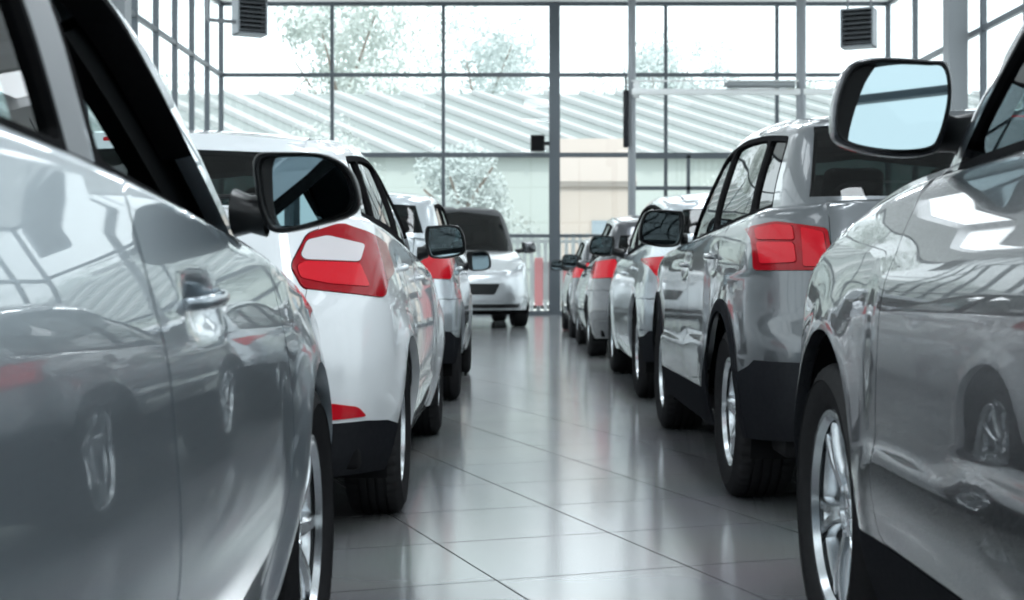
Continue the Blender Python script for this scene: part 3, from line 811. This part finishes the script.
# ------------------------------------------------------------------ 4  silver grey SUV, right
P_SUV = paint('silver_grey_paint', (.10, .109, .118), .5, .3)
S = base_spec('suv', wb=2.56, hw=.93, shell_gap=0, paint=P_SUV, sec=[(.2, -.06), (.36, -.015), (.55, 0), (.8, -.004), (.95, -.012), (1.06, -.035), (1.16, -.07)], tp=[(-.8, .975), (-.3, .995), (.3, 1), (2.2, 1), (2.9, .975), (3.5, .90)], aisle=1, arch_trim=.05, wheel='five', tr=.335, rimr=.218, ra=.40, handles=[('front_door', 1.22, .93), ('rear_door', .36, .96)], handle_mat=P_SUV,
              dents=[(1.21, .92, .10, .045, .016), (.35, .95, .10, .045, .016)], creases=[([(.3, .60), (2.3, .56)], .02, .05), ([(0, .97), (2.6, .90)], .014, .03)],
              mirror=dict(m=M_BLACK, scale=1.05, pos=(1.95, .97, 1.13)), xf=3.40, rear_window=[(.0, 1.16), (.705, 1.16), (.65, 1.43), (.0, 1.45)],
              windows=[(-.33, -.27, .0, .03, 'quarter_window', M_DGLASS), (.05, .08, .98, 1.0, 'rear_door_window', M_DGLASS), (1.06, 1.08, 2.02, 1.52, 'front_door_window', M_DGLASS)])
S['frontx'] = [(.2, 3.28), (.4, 3.40), (.7, 3.38), (.95, 3.2)]
S['feats'] = [(('A', 'rear', fillet([(.645, .895), (.893, .895), (.893, 1.06), (.82, 1.075), (.66, 1.045)], .015), 'tail_light', M_RED2), dict(gap=.002, off=.004)),
    (('A', 'rear', [(-.05, .1), (1.2, .1), (1.2, .36), (.94, .50), (.90, .575), (-.05, .575)], 'rear_valance', M_CLAD), dict(both=False, off=.004)),
    (('A', 'side', [(.3, .1), (.3, .40), (2.5, .385), (2.5, .1)], 'sill_cladding', M_CLAD), dict(off=.003)),
    (('A', 'rear', [(-.05, .575), (1.2, .575), (1.2, .72), (.9, .885), (.66, .885), (.62, .78), (-.05, .78)], 'rear_bumper', P_SUV), dict(both=False, gap=0)),
    (('A', 'rear', [(-.05, .78), (.62, .78), (.655, .885), (.655, 1.3), (-.05, 1.3)], 'tailgate', P_SUV), dict(both=False, gap=.0025))]
lam = S['feats'][0]
S['feats'] = [(('A', 'rear', fillet([(.665, .91), (.745, .91), (.745, 1.05), (.675, 1.03)], .01), 'boot_lens', M_RED), dict(parent='tail_light', off=.008)),
              (('A', 'rear', fillet([(.765, .925), (.872, .92), (.878, 1.0), (.77, .995)], .012), 'brake_lens', M_PINK), dict(parent='tail_light', off=.008)),
              (('A', 'rear', fillet([(.767, 1.003), (.876, 1.008), (.878, 1.05), (.82, 1.062), (.77, 1.055)], .01), 'indicator_lens', M_RED), dict(parent='tail_light', off=.008))] + S['feats']
S['feats'] += doors([(1.03, .40), (1.05, .7), (1.01, 1.3), (2.08, 1.3), (2.1, .95), (2.1, .62), (2.02, .40)],
                    [(.42, .44), (.46, .65), (.16, .92), (.1, 1.3), (1.005, 1.3), (1.045, .7), (1.025, .40)], P_SUV)
S['feats'] += front_end(2.56, 3.4, P_SUV, .62, .82, .91)
r = empty('sport_utility_car', (1.77, 5.80, 0), UP, 'silver-grey SUV with red tail light and charcoal bumper, second in the right row', 'car')
build_car(S, r, .042)
roof_spoiler(r, P_SUV, -.42, 1.475, .58)
# ------------------------------------------------------------------ 5-9  the cars further down the rows
def mid_car(kind, name, pos, label, pm, lamp, sp=.06, aisle=1, spec=None, **kw):
    S = base_spec(kind, paint=pm, aisle=aisle, **kw); hw = S['hw']
    zl = {'hatch': .24, 'suv': .40, 'sedan': .24}[kind]; wb = S['wb']
    S['feats'] = [(('A', 'rear', fillet(lamp, .02), 'tail_light', M_RED), dict(gap=.002, off=.004))]
    z0 = .40 if kind != 'suv' else .5
    S['feats'] += [(('A', 'rear', [(-.05, .1), (1.0, .1), (1.0, .3), (.86, z0), (-.05, z0)], 'rear_valance', M_CLAD if kind == 'suv' else pm), dict(both=False, off=.003)),
                   (('A', 'rear', [(-.05, z0), (1.2, z0), (1.2, .7), (.8, .72), (-.05, .72)], 'rear_bumper', pm), dict(both=False, gap=.003)),
                   (('A', 'rear', [(-.05, .72), (.6, .72), (.63, 1.3), (-.05, 1.3)], 'tailgate', pm), dict(both=False, gap=.003))]
    S['feats'] += doors([(1.03, zl), (1.05, .65), (1.01, 1.3), (2.12, 1.3), (2.14, .9), (2.16, .6), (2.06, zl)],
                        [(.42, zl + .04), (.46, .6), (.14, .88), (.06, 1.3), (1.0, 1.3), (1.04, .65), (1.02, zl)], pm, .004)
    if kind == 'sedan': S['windows'] = [(-.05, .22, .98, 1.0, 'rear_door_window', M_DGLASS), (1.05, 1.08, 2.12, 1.42, 'front_door_window', M_GLASS)]
    S['feats'] += front_end(wb, S['xf'], pm, .55 if kind != 'suv' else .62, .75 if kind != 'suv' else .84, hw)
    S['handles'] = [('front_door', 1.24, .9), ('rear_door', .36, .93)]
    r = empty(name, pos, UP, label, 'car'); build_car(S, r, sp); return r
P_PALE = paint('pale_silver_paint', (.50, .54, .57), .6, .28)
P_MID = paint('mid_grey_paint', (.05, .053, .06), .6, .28)
P_DARK = paint('black_blue_paint', (.03, .033, .04), .5, .25)
L3 = mid_car('suv', 'estate_car', (-1.27, 10.30, 0), 'pale silver estate car seen behind the white hatchback and its black mirror', P_PALE,
        [(.60, .86), (.86, .85), (.88, 1.04), (.66, 1.06)], aisle=-1, mirror=dict(m=M_BLACK, scale=.9, pos=(1.95, .99, 1.0), gyaw=.3), tr=.32, rimr=.21, ra=.375, wheel='ten',
        G=dict(roof=[(-.6, 1.38), (-.3, 1.42), (.3, 1.455), (.9, 1.46), (1.4, 1.43), (1.9, 1.34)]), rear_window=[(0, 1.16), (.68, 1.16), (.62, 1.35), (0, 1.38)])
R3 = mid_car('suv', 'crossover_car', (1.79, 10.46, 0), 'pale silver crossover third in the right row, ahead of the silver-grey SUV', P_PALE,
        [(.78, .87), (.81, .87), (.885, 1.0), (.72, 1.01)], aisle=1, mirror=dict(m=M_BLACK, scale=.95), wheel='split',
        G=dict(roof=[(-.6, 1.36), (-.3, 1.40), (.3, 1.46), (.9, 1.475), (1.4, 1.45), (1.9, 1.36)]), rear_window=[(0, 1.16), (.68, 1.16), (.62, 1.33), (0, 1.36)])
mid_car('hatch', 'hatchback_car', (1.71, 15.75, 0), 'mid-grey hatchback fourth in the right row, smaller and deeper than the silver crossover', P_MID,
        [(.56, .86), (.86, .84), (.86, 1.02), (.62, 1.05)], .075, 1, mirror=dict(m=M_BLACK, scale=.9, pos=(2.0, 1.0, 1.05)), wheel='seven',
        G=dict(roof=[(-.4, 1.40), (-.15, 1.45), (.3, 1.50), (.9, 1.53), (1.4, 1.50), (1.9, 1.38)]))
mid_car('hatch', 'hatchback_car', (1.69, 20.4, 0), 'black hatchback at the far end of the right row, next to the glass wall', P_DARK,
        [(.56, .86), (.86, .84), (.86, 1.02), (.62, 1.05)], .09, 1, mirror=dict(m=M_BLACK, scale=.9), wheel='five')

# the people carrier at the far end faces the camera
P_VAN = paint('bright_silver_paint', (.50, .53, .55), .6, .26)
S = base_spec('suv', hw=.94, wb=2.7, paint=P_VAN, top_paint=mat('matt_dark_grey_top', (.03, .032, .035), .5, spec=.3), front_glass=M_DGLASS, aisle=1, tr=.36, rimr=.22, ra=.42, mirror=dict(m=P_DARK, scale=1.0, pos=(2.0, 1.06, 1.22), door_y=.84), seat_z=.7,  # upper shell in a darker, duller grey than the body
              belt=[(-.9, 1.22), (1.5, 1.18), (2.1, 1.15), (2.6, 1.08), (3.0, .97), (3.5, .78)],
              G=dict(HG=[(1.0, .84), (1.2, .83), (1.6, .77), (1.95, .66)], XR=[(1.1, -.7), (1.3, -.66), (1.8, -.5)], XF=[(1.05, 2.5), (1.85, 1.45)], g1=2.45,
                     roof=[(-.6, 1.76), (0, 1.83), (.8, 1.86), (1.4, 1.82), (1.9, 1.66)]),
              windscreen=[(0, 1.17), (.75, 1.14), (.64, 1.72), (0, 1.79)], rear_window=[(0, 1.3), (.66, 1.3), (.6, 1.65), (0, 1.68)], wtop=.1, wheel='five')
S['feats'] = doors([(1.03, .34), (1.05, .7), (1.01, 1.4), (2.08, 1.4), (2.1, .95), (2.1, .62), (2.02, .34)],
                   [(.45, .4), (.48, .65), (.16, .92), (.1, 1.4), (1.0, 1.4), (1.04, .7), (1.02, .34)], P_VAN, .004)
S['feats'] += [(('A', 'front', fillet([(.50, .80), (.80, .86), (.86, 1.0), (.60, .90)], .03), 'headlamp', M_HEAD), dict(gap=.003, off=.004)),
               (('A', 'front', fillet([(-.3, .50), (.34, .50), (.42, .66), (-.3, .66)], .03), 'grille', M_BLACK), dict(both=False, off=-.012)),
               (('A', 'front', [(-.05, .30), (.72, .30), (.74, .36), (-.05, .36)], 'air_intake', M_BLACK), dict(both=False, off=-.008)),
               (('A', 'rear', fillet([(.66, .9), (.9, .9), (.9, 1.1), (.68, 1.1)], .03), 'tail_light', M_RED), dict(off=.004))]
r = empty('people_carrier', (-1.15, 27.6, 0), -PI / 2 + .12, 'silver people carrier facing the camera before the glass wall at the far end', 'car')
build_car(S, r, .07)
r.scale = (1.12, 1.12, 1.12)

# ================================================================== the showroom
XL, XR_, YB, YF, ZC = -6.40, 8.27, 31.9, -9.0, 6.88
def struct(o): o['kind'] = 'structure'; return o
# floor
def floor_material():
    m = mat('grey_floor_tiles', (.3, .31, .32), .2, spec=.5, ior=2.1)
    nt = m.node_tree; b = nt.nodes['Principled BSDF']; N = nt.nodes.new; Lk = nt.links.new
    tc = N('ShaderNodeTexCoord'); mp = N('ShaderNodeMapping')
    mp.inputs['Rotation'].default_value = (0, 0, math.radians(-19.3))
    mp.inputs['Location'].default_value = (-1.339 + .61 * 40, -4.57 + .61 * 40, 0)
    Lk(tc.outputs['Object'], mp.inputs['Vector'])
    br = N('ShaderNodeTexBrick'); br.offset = 0; br.squash = 1
    br.inputs['Scale'].default_value = 1; br.inputs['Brick Width'].default_value = .61; br.inputs['Row Height'].default_value = .61
    br.inputs['Mortar Size'].default_value = .0036; br.inputs['Mortar Smooth'].default_value = .3
    br.inputs['Color1'].default_value = (.20, .208, .215, 1); br.inputs['Color2'].default_value = (.225, .233, .24, 1); br.inputs['Mortar'].default_value = (.035, .037, .04, 1)
    Lk(mp.outputs[0], br.inputs['Vector'])
    n = N('ShaderNodeTexNoise'); n.inputs['Scale'].default_value = 1.3; n.inputs['Detail'].default_value = 5; Lk(tc.outputs['Object'], n.inputs['Vector'])
    mx = N('ShaderNodeMix'); mx.data_type = 'RGBA'; mx.blend_type = 'MULTIPLY'; mx.inputs['Factor'].default_value = .25
    Lk(br.outputs['Color'], mx.inputs['A']); Lk(n.outputs['Color'], mx.inputs['B']); Lk(mx.outputs['Result'], b.inputs['Base Color'])
    mr = N('ShaderNodeMapRange'); mr.inputs['To Min'].default_value = .13; mr.inputs['To Max'].default_value = .165
    Lk(n.outputs['Fac'], mr.inputs['Value']); rj = N('ShaderNodeMath'); rj.operation = 'MULTIPLY_ADD'; rj.inputs[1].default_value = .5
    Lk(br.outputs['Fac'], rj.inputs[0]); Lk(mr.outputs['Result'], rj.inputs[2]); Lk(rj.outputs[0], b.inputs['Roughness'])
    sp_ = N('ShaderNodeMath'); sp_.operation = 'MULTIPLY_ADD'; sp_.inputs[1].default_value = -.5; sp_.inputs[2].default_value = .5
    Lk(br.outputs['Fac'], sp_.inputs[0]); Lk(sp_.outputs[0], b.inputs['Specular IOR Level'])
    bp = N('ShaderNodeBump'); bp.inputs['Strength'].default_value = .04; bp.inputs['Distance'].default_value = .004
    inv = N('ShaderNodeMath'); inv.operation = 'SUBTRACT'; inv.inputs[0].default_value = 1; Lk(br.outputs['Fac'], inv.inputs[1])
    Lk(inv.outputs[0], bp.inputs['Height']); Lk(bp.outputs[0], b.inputs['Normal'])
    return m
b = MB(); b.box(((XL + XR_) / 2, (YB + YF) / 2, -.1), (XR_ - XL + .4, YB - YF + .4, .2)); struct(b.build('floor', floor_material(), smooth=False))
M_CEIL = mat('ceiling_white', (.84, .85, .86), .8)
b = MB(); b.box(((XL + XR_) / 2, (YB + YF) / 2, ZC + .1), (XR_ - XL + .4, YB - YF + .4, .2))
for y in np.arange(YF + 2, YB - 4, 4.84): b.box(((XL + XR_) / 2, y, ZC - .14), (XR_ - XL - .1, .22, .28))
struct(b.build('ceiling', M_CEIL, smooth=False))
M_FRAME = mat('dark_grey_aluminium', (.085, .10, .115), .4, .3)
M_FRAME2 = mat('pale_grey_steel', (.20, .215, .23), .4, .3)
def glazing(name, a, b_, zs, step, t=.07, thick=()):
    """a curtain wall from point a to b (plan), with mullions every STEP and transoms at zs"""
    a, b_ = Vector(a), Vector(b_); L = (b_ - a).length; u = (b_ - a) / L; n = Vector((-u.y, u.x)); ang = math.atan2(u.y, u.x); rot = Matrix.Rotation(ang, 3, 'Z')
    k = MB(); nb = int(round(L / step))
    for i in range(nb + 1):
        p = a + u * (L * i / nb); w = .24 if i in thick else t
        k.box((p.x, p.y, ZC / 2), (w, .14 if i in thick else .10, ZC), 0, rot)
    m = (a + b_) / 2
    for z, w in zs: k.box((m.x, m.y, z), (L, .08, w), 0, rot)
    f = struct(k.build(name, M_FRAME, smooth=False))
    k = MB(); k.face([(a.x, a.y, 0), (b_.x, b_.y, 0), (b_.x, b_.y, ZC), (a.x, a.y, ZC)])
    g = k.build('glass', M_PANE, f, smooth=False)
    return f
TR = [(.04, .10), (1.74, .07), (3.52, .10), (5.28, .085), (6.84, .08)]
glazing('window_1', (XL, YB), (XR_, YB), TR, 2.44, .075, thick=(3,))
glazing('window_2', (XR_, YB), (XR_, YF), [(.04, .1), (5.2, .1), (6.84, .08)], 2.1, .09)
glazing('window_3', (XL, YF), (XL, YB), [(.04, .1), (1.74, .07), (3.52, .08), (5.28, .08), (6.84, .08)], 1.45, .08)
glazing('window_4', (XR_, YF), (XL, YF), [(3.52, .1), (5.28, .085), (6.84, .08)], 2.44, .09)
b = MB(); b.box(((XL + XR_) / 2, YF + .2, 1.4), (XR_ - XL, .2, 2.8)); struct(b.build('wall_front', mat('plaster_wall', (.35, .36, .37), .8), smooth=False))
# steel columns inside the glass
def column(i, x, y, w, m):
    b = MB(); b.tube((x, y, .012), (x, y, ZC), w / 2, 20); b.tube((x, y, 0), (x, y, .012), w * .95, 20)
    o = struct(b.build('trim_%d' % i, m)); return o
column(1, 2.43, 29.4, .16, M_FRAME2); column(2, 5.80, 29.1, .2, M_FRAME2)
b = MB(); b.box((7.98, 26.1, ZC / 2), (.34, .40, ZC), .01); struct(b.build('trim_3', M_FRAME2, smooth=False))
b = MB(); b.box((-6.1, 22.4, ZC / 2), (.34, .40, ZC), .01); struct(b.build('trim_4', M_FRAME2, smooth=False))
# inner glazed lobby door at the far wall, right of the middle
b = MB()
for x in (2.64, 3.86, 5.2): b.box((x, 31.75, 1.75), (.075, .08, 3.5))
for z in (2.78, 3.47): b.box((3.92, 31.75, z), (2.6, .08, .085))
b.box((3.92, 31.75, .05), (2.6, .08, .1))
o = struct(b.build('door_1', M_FRAME, smooth=False))
b = MB(); b.tube((3.78, 31.64, .9), (3.78, 31.64, 1.5), .02); b.tube((3.78, 31.64, .95), (3.78, 31.72, .95), .014); b.tube((3.78, 31.64, 1.45), (3.78, 31.72, 1.45), .014); b.build('door_handle', M_CHROME, o)

# overhead rail with a motor tube
M_RAIL = mat('pale_painted_steel', (.62, .64, .64), .4)
r = empty('overhead_rail', (4.4, 29.05, 4.55), 0, 'pale overhead rail between the steel columns under the top window row', 'rail')
b = MB(); b.box((0.1, 0, 0), (4.2, .09, .12), .012); b.box((.1, 0, .22), (4.2, .05, .03)); b.build('rail', M_RAIL, r)
b = MB(); b.tube((-.10, -.08, .13), (1.25, -.08, .13), .07, 20); b.tube((-.16, -.08, .13), (-.10, -.08, .13), .05, 16); b.build('motor_tube', mat('steel_grey', (.22, .24, .25), .4, .4), r)
for x in (-1.9, 1.4): b = MB(); b.box((x, .1, .05), (.12, .22, .3), .01); b.build('bracket', M_RAIL, r)
r = empty('door_closer_box', (2.30, 29.25, 3.45), 0, 'slim dark control box on the steel column right of the middle', 'control box')
b = MB(); b.box((0, 0, .58), (.11, .12, 1.15), .02); b.build('housing', M_CLAD, r)
b = MB(); b.tube((0, 0, 1.15), (0, .0, 1.45), .02); b.build('conduit', M_CLAD, r)
# loudspeaker beside the thick mullion
r = empty('wall_mount_loudspeaker', (.56, 31.72, 3.58), 0, 'small black box loudspeaker mounted beside the thick middle mullion', 'loudspeaker')
b = MB(); b.box((0, 0, .18), (.31, .22, .36), .02); b.build('cabinet', M_BLACK, r)
b = MB(); b.box((0, -.115, .18), (.25, .012, .30), .004); b.build('speaker_grille', M_MATT, r)
b = MB(); b.box((.2, .04, .18), (.12, .05, .08)); b.build('bracket', M_CLAD, r)
# two fan heaters under the ceiling
M_HEAT = mat('heater_grey', (.20, .22, .24), .5, .2)
def heater(x, y, z, rz, label, w=.72, h=.86, pipe=None):
    r = empty('fan_heater', (x, y, z), rz, label, 'heater')
    b = MB()
    b.box((0, .2, h / 2), (w, .04, h), .01); 
    for sx in (-1, 1): b.box((sx * (w / 2 - .02), 0, h / 2), (.04, .4, h), .008)
    for z_ in (.02, h - .02): b.box((0, 0, z_), (w, .4, .04), .008)
    b.build('casing', M_HEAT, r, smooth=False)
    b = MB()
    rot = Matrix.Rotation(math.radians(35), 3, 'X')
    for k in range(7): b.box((0, -.15, .10 + k * (h - .2) / 6), (w - .08, .09, .02), 0, rot)
    b.build('louvre', mat('louvre_grey', (.11, .12, .13), .5, .2), r, smooth=False)
    b = MB(); b.box((0, .1, h / 2), (w - .08, .04, h - .08)); b.build('fan_recess', M_MATT, r, smooth=False)
    for sx in (-1, 1):
        b = MB(); b.tube((sx * w * .35, .05, h), (sx * w * .35, .05, ZC - z), .02); b.build('hanger', M_FRAME2, r)
    if pipe: b = MB(); b.tube((-w / 2, 0, .25), (-w / 2 - .55, 0, .25), .04); b.tube((-w / 2 - .55, 0, .25), (-w / 2 - .55, 0, ZC - z), .04); b.build('pipe', M_FRAME2, r)
heater(-5.28, 29.2, 5.70, .5, 'grey louvred fan heater hanging at the upper left', .62, .75, True)
heater(6.98, 29.2, 5.45, -.45, 'grey louvred fan heater hanging at the upper right', .66, .78)

# fill light panels added under the ceiling to brighten the room
def fill_panel(x, y, i):
    r = empty('fill_light', (x, y, ZC - .06), 0, 'long fill light panel added under the ceiling', 'fill light', 'added fill lights')
    b = MB(); b.box((0, 0, .03), (1.3, 2.6, .06), .01); b.build('fill_housing', M_RAIL, r, smooth=False)
    li = bpy.data.lights.new('fill_glow', 'AREA'); li.shape = 'RECTANGLE'; li.size = 1.2; li.size_y = 2.5; li.energy = 150 if x == 1.0 else 40; li.color = (.88, .95, 1)
    o = bpy.data.objects.new('fill_glow', li); COL.objects.link(o); o.parent = r; o.location = (0, 0, -.01)
for i, (x, y) in enumerate([(x, y) for y in (-4.5, 1.5, 7.5, 13.5, 19.5, 25.5) for x in (-3.6, 1.0, 5.6)]): fill_panel(x, y, i)

# ================================================================== outdoors
M_GROUND = mat('pale_concrete', (.82, .83, .82), .9)
b = MB(); b.box((1, 70, -.35), (200, 260, .3)); struct(b.build('ground', M_GROUND, smooth=False))
# ribbed pale roof of the hall across the yard
def hall():
    r = empty('storage_hall', (2, 46, 0), 0, 'long pale hall outside with a diagonally ribbed roof', 'building')
    m_w = mat('pale_hall_wall', (.44, .49, .465), .8); m_r = mat('pale_roof_sheet', (.25, .285, .28), .8); m_b = mat('white_roof_batten', (.42, .44, .44), .7)
    b = MB(); b.box((0, 3, 2.3), (40, 6, 4.6)); b.build('wall', m_w, r, smooth=False)
    z0, z1, d = 4.6, 7.5, 7.
    b = MB(); b.grid([[(-21, -.4, z0), (21, -.4, z0)], [(-21, d, z1), (21, d, z1)]]); b.face([(-21, d, z1), (21, d, z1), (21, d + .3, z0), (-21, d + .3, z0)]); b.build('roof', m_r, r, smooth=False)
    b = MB(); sl = (z1 - z0) / (d + .4)
    n = 40
    for i in range(n):
        x0 = -28 + i * 1.3; x1 = x0 + 5.8
        p = Vector((x0, d, z1 + .05)); q = Vector((x1, -.4, z0 + .05))
        # keep inside the roof's width
        if q.x < -21 or p.x > 21: continue
        if p.x < -21: t = (-21 - p.x) / (q.x - p.x); p = p.lerp(q, t)
        if q.x > 21: t = (21 - p.x) / (q.x - p.x); q = p.lerp(q, t)
        v = (q - p); rot = v.to_track_quat('X', 'Z').to_matrix()
        b.box((p + q) / 2, (v.length, .42, .16), 0, rot)
    b.build('roof_batten', m_b, r, smooth=False)
hall()
# trees
M_TRUNK = mat('bark', (.22, .18, .15), .9)
def leaf_mat(name, col):
    m = mat(name, col, .6); b = m.node_tree.nodes['Principled BSDF']
    return m
LEAF = [leaf_mat('leaf_hazed', (.50, .55, .52)), leaf_mat('leaf_hazed_green', (.47, .53, .52))]  # outdoor haze is put into these lightened leaf colours
def tree(x, y, h, w, label, k, bush=False):
    r = empty('bush' if bush else 'tree', (x, y, -.2), 0, label, 'bush' if bush else 'tree', 'bushes before the hall' if bush else 'trees beyond the hall')
    b = MB(); b.tube((0, 0, 0), (0, 0, h * .62), .28, 10, .10)
    rnd = random.Random(k)
    for i in range(6):
        a = i * 1.1; b.tube((0, 0, h * (.35 + .05 * i)), (math.cos(a) * w * .35, math.sin(a) * w * .35, h * (.55 + .06 * i)), .09, 6, .03)
    b.build('trunk', M_TRUNK, r)
    V, F = [], []
    blobs = [(rnd.gauss(0, w * .24), rnd.gauss(0, w * .24), h * (rnd.uniform(.15, .85) if bush else rnd.uniform(.42, .92)), w * rnd.uniform(.16, .30)) for _ in range(16)]
    for bx, by, bz, br in blobs:
        for _ in range(420 if bush else 520):
            d = Vector((rnd.gauss(0, 1), rnd.gauss(0, 1), rnd.gauss(0, .8))).normalized() * br * rnd.uniform(.55, 1.05)
            c = Vector((bx, by, bz)) + d; s = rnd.uniform(.04, .09) if bush else rnd.uniform(.06, .15)
            u = Vector((rnd.gauss(0, 1), rnd.gauss(0, 1), rnd.gauss(0, 1))).normalized(); v = u.orthogonal().normalized()
            n = len(V); V += [c + u * s, c + v * s * .6, c - u * s, c - v * s * .6]; F.append((n, n + 1, n + 2, n + 3))
    link('foliage', mesh_np('foliage', V, F, smooth=False), LEAF[k % 2], r)
for i, (x, y, h, w) in enumerate([(-7.2, 62, 14, 6), (-1.6, 75, 15, 6.5), (-17, 66, 11, 6), (8.0, 78, 14.5, 6), (13.5, 62, 9.5, 5), (21, 80, 12, 6)]):
    tree(x, y, h, w, ['leafy pale green tree rising behind the hall', 'broad grey-green tree rising behind the hall'][i % 2], i)
for i, (x, y, h, w) in enumerate([(-6.2, 41, 5.2, 4.6), (-1.4, 42.4, 4.9, 3.4), (8.2, 42.5, 4.6, 4.0)]):
    tree(x, y, h, w, ['tall pale bush outside in front of the hall, left of the others', 'pale bush outside in front of the hall, beside the thick mullion', 'pale bush outside in front of the hall, right of the cream house'][i], 20 + i, bush=True)
# fence outside
r = empty('fence', (1, 35.5, 0), 0, 'pale grey upright picket fence just outside the far glass wall', 'fence')
m_f = mat('pale_fence_paint', (.48, .50, .505), .6)
b = MB()
for i in range(100): b.box((-8 + i * .17, 0, .95), (.09, .025, 1.9))
b.build('slat_panel', m_f, r, smooth=False)
b = MB()
for z in (.3, 1.0, 1.7): b.box((.45, .04, z), (17.2, .04, .07))
b.build('rail', m_f, r, smooth=False)
r = empty('safety_barrier', (.98, 34.6, 0), 0, 'faded red and white barrier board outside by the fence', 'barrier')
b = MB()
for i in range(3): b.box((-.34 + i * .34, 0, .72), (.20, .04, 1.15), .01)
b.build('board', mat('faded_red', (.60, .24, .25), .6), r, smooth=False)
b = MB(); b.box((0, .04, .75), (1.0, .03, .9)); b.build('backing_board', m_f, r, smooth=False)
b = MB()
for x in (-.35, .35): b.box((x, .06, .3), (.06, .06, .6)); b.box((x, .06, .02), (.1, .5, .04))
b.build('stand', M_FRAME2, r, smooth=False)
r = empty('house', (2.25, 40.6, 0), 0, 'small cream house outside between fence and hall', 'house')
b = MB(); b.box((0, 0, 1.75), (1.9, 3, 3.5)); b.build('wall', mat('cream_render', (.52, .455, .40), .8), r, smooth=False)
b = MB(); b.grid([[(-1.1, -1.7, 3.4), (1.1, -1.7, 3.4)], [(-1.1, 0, 4.7), (1.1, 0, 4.7)], [(-1.1, 1.7, 3.4), (1.1, 1.7, 3.4)], [(-1.1, 1.6, 3.25), (1.1, 1.6, 3.25)], [(-1.1, 0, 4.5), (1.1, 0, 4.5)], [(-1.1, -1.6, 3.25), (1.1, -1.6, 3.25)]], closed_u=True); b.build('roof', mat('pale_tiles', (.40, .355, .32), .8), r, smooth=False)
b = MB(); b.box((.2, -1.52, 1.9), (.6, .06, .9)); b.build('window_pane', mat('blue_pane', (.3, .36, .4), .1), r, smooth=False)

# ================================================================== light, sky, camera
w = bpy.data.worlds.new('overcast_sky'); SC.world = w; w.use_nodes = True
nt = w.node_tree; bg = nt.nodes['Background']
tc = nt.nodes.new('ShaderNodeTexCoord'); sx = nt.nodes.new('ShaderNodeSeparateXYZ'); cr = nt.nodes.new('ShaderNodeValToRGB')
nt.links.new(tc.outputs['Generated'], sx.inputs[0]); nt.links.new(sx.outputs['Z'], cr.inputs['Fac']); nt.links.new(cr.outputs['Color'], bg.inputs['Color'])
cr.color_ramp.elements[0].color = (.86, .95, 1, 1); cr.color_ramp.elements[1].color = (.92, .97, 1, 1)
bg.inputs['Strength'].default_value = 2.2
su = bpy.data.lights.new('sun', 'SUN'); su.energy = 1.6; su.angle = math.radians(6); su.color = (1, .98, .95)
o = bpy.data.objects.new('sun', su); COL.objects.link(o); o.rotation_euler = (math.radians(42), 0, 0)
o.location = (0, -20, 40)

cam = bpy.data.cameras.new('camera'); co = bpy.data.objects.new('camera', cam); COL.objects.link(co)
co.location = (0, 0, .88); co.rotation_euler = (PI / 2, 0, 0)
cam.sensor_width = 36; cam.lens = 36 * 1450 / 1024; cam.shift_y = -25 / 1024
cam.clip_start = .02; cam.clip_end = 500
SC.camera = co
v = SC.view_settings
v.view_transform = 'Standard'; v.look = 'None'; v.gamma = 1; v.use_curve_mapping = False; v.exposure = 0.0
cam.dof.use_dof = True; cam.dof.focus_distance = 4.6; cam.dof.aperture_fstop = 6.3
SC.cycles.filter_width = 1.9
v.exposure = .1
SC.cycles.use_denoising = True
SC.cycles.max_bounces = 10; SC.cycles.transparent_max_bounces = 24
SC.cycles.sample_clamp_indirect = 6
SC.cycles.caustics_reflective = False; SC.cycles.caustics_refractive = False
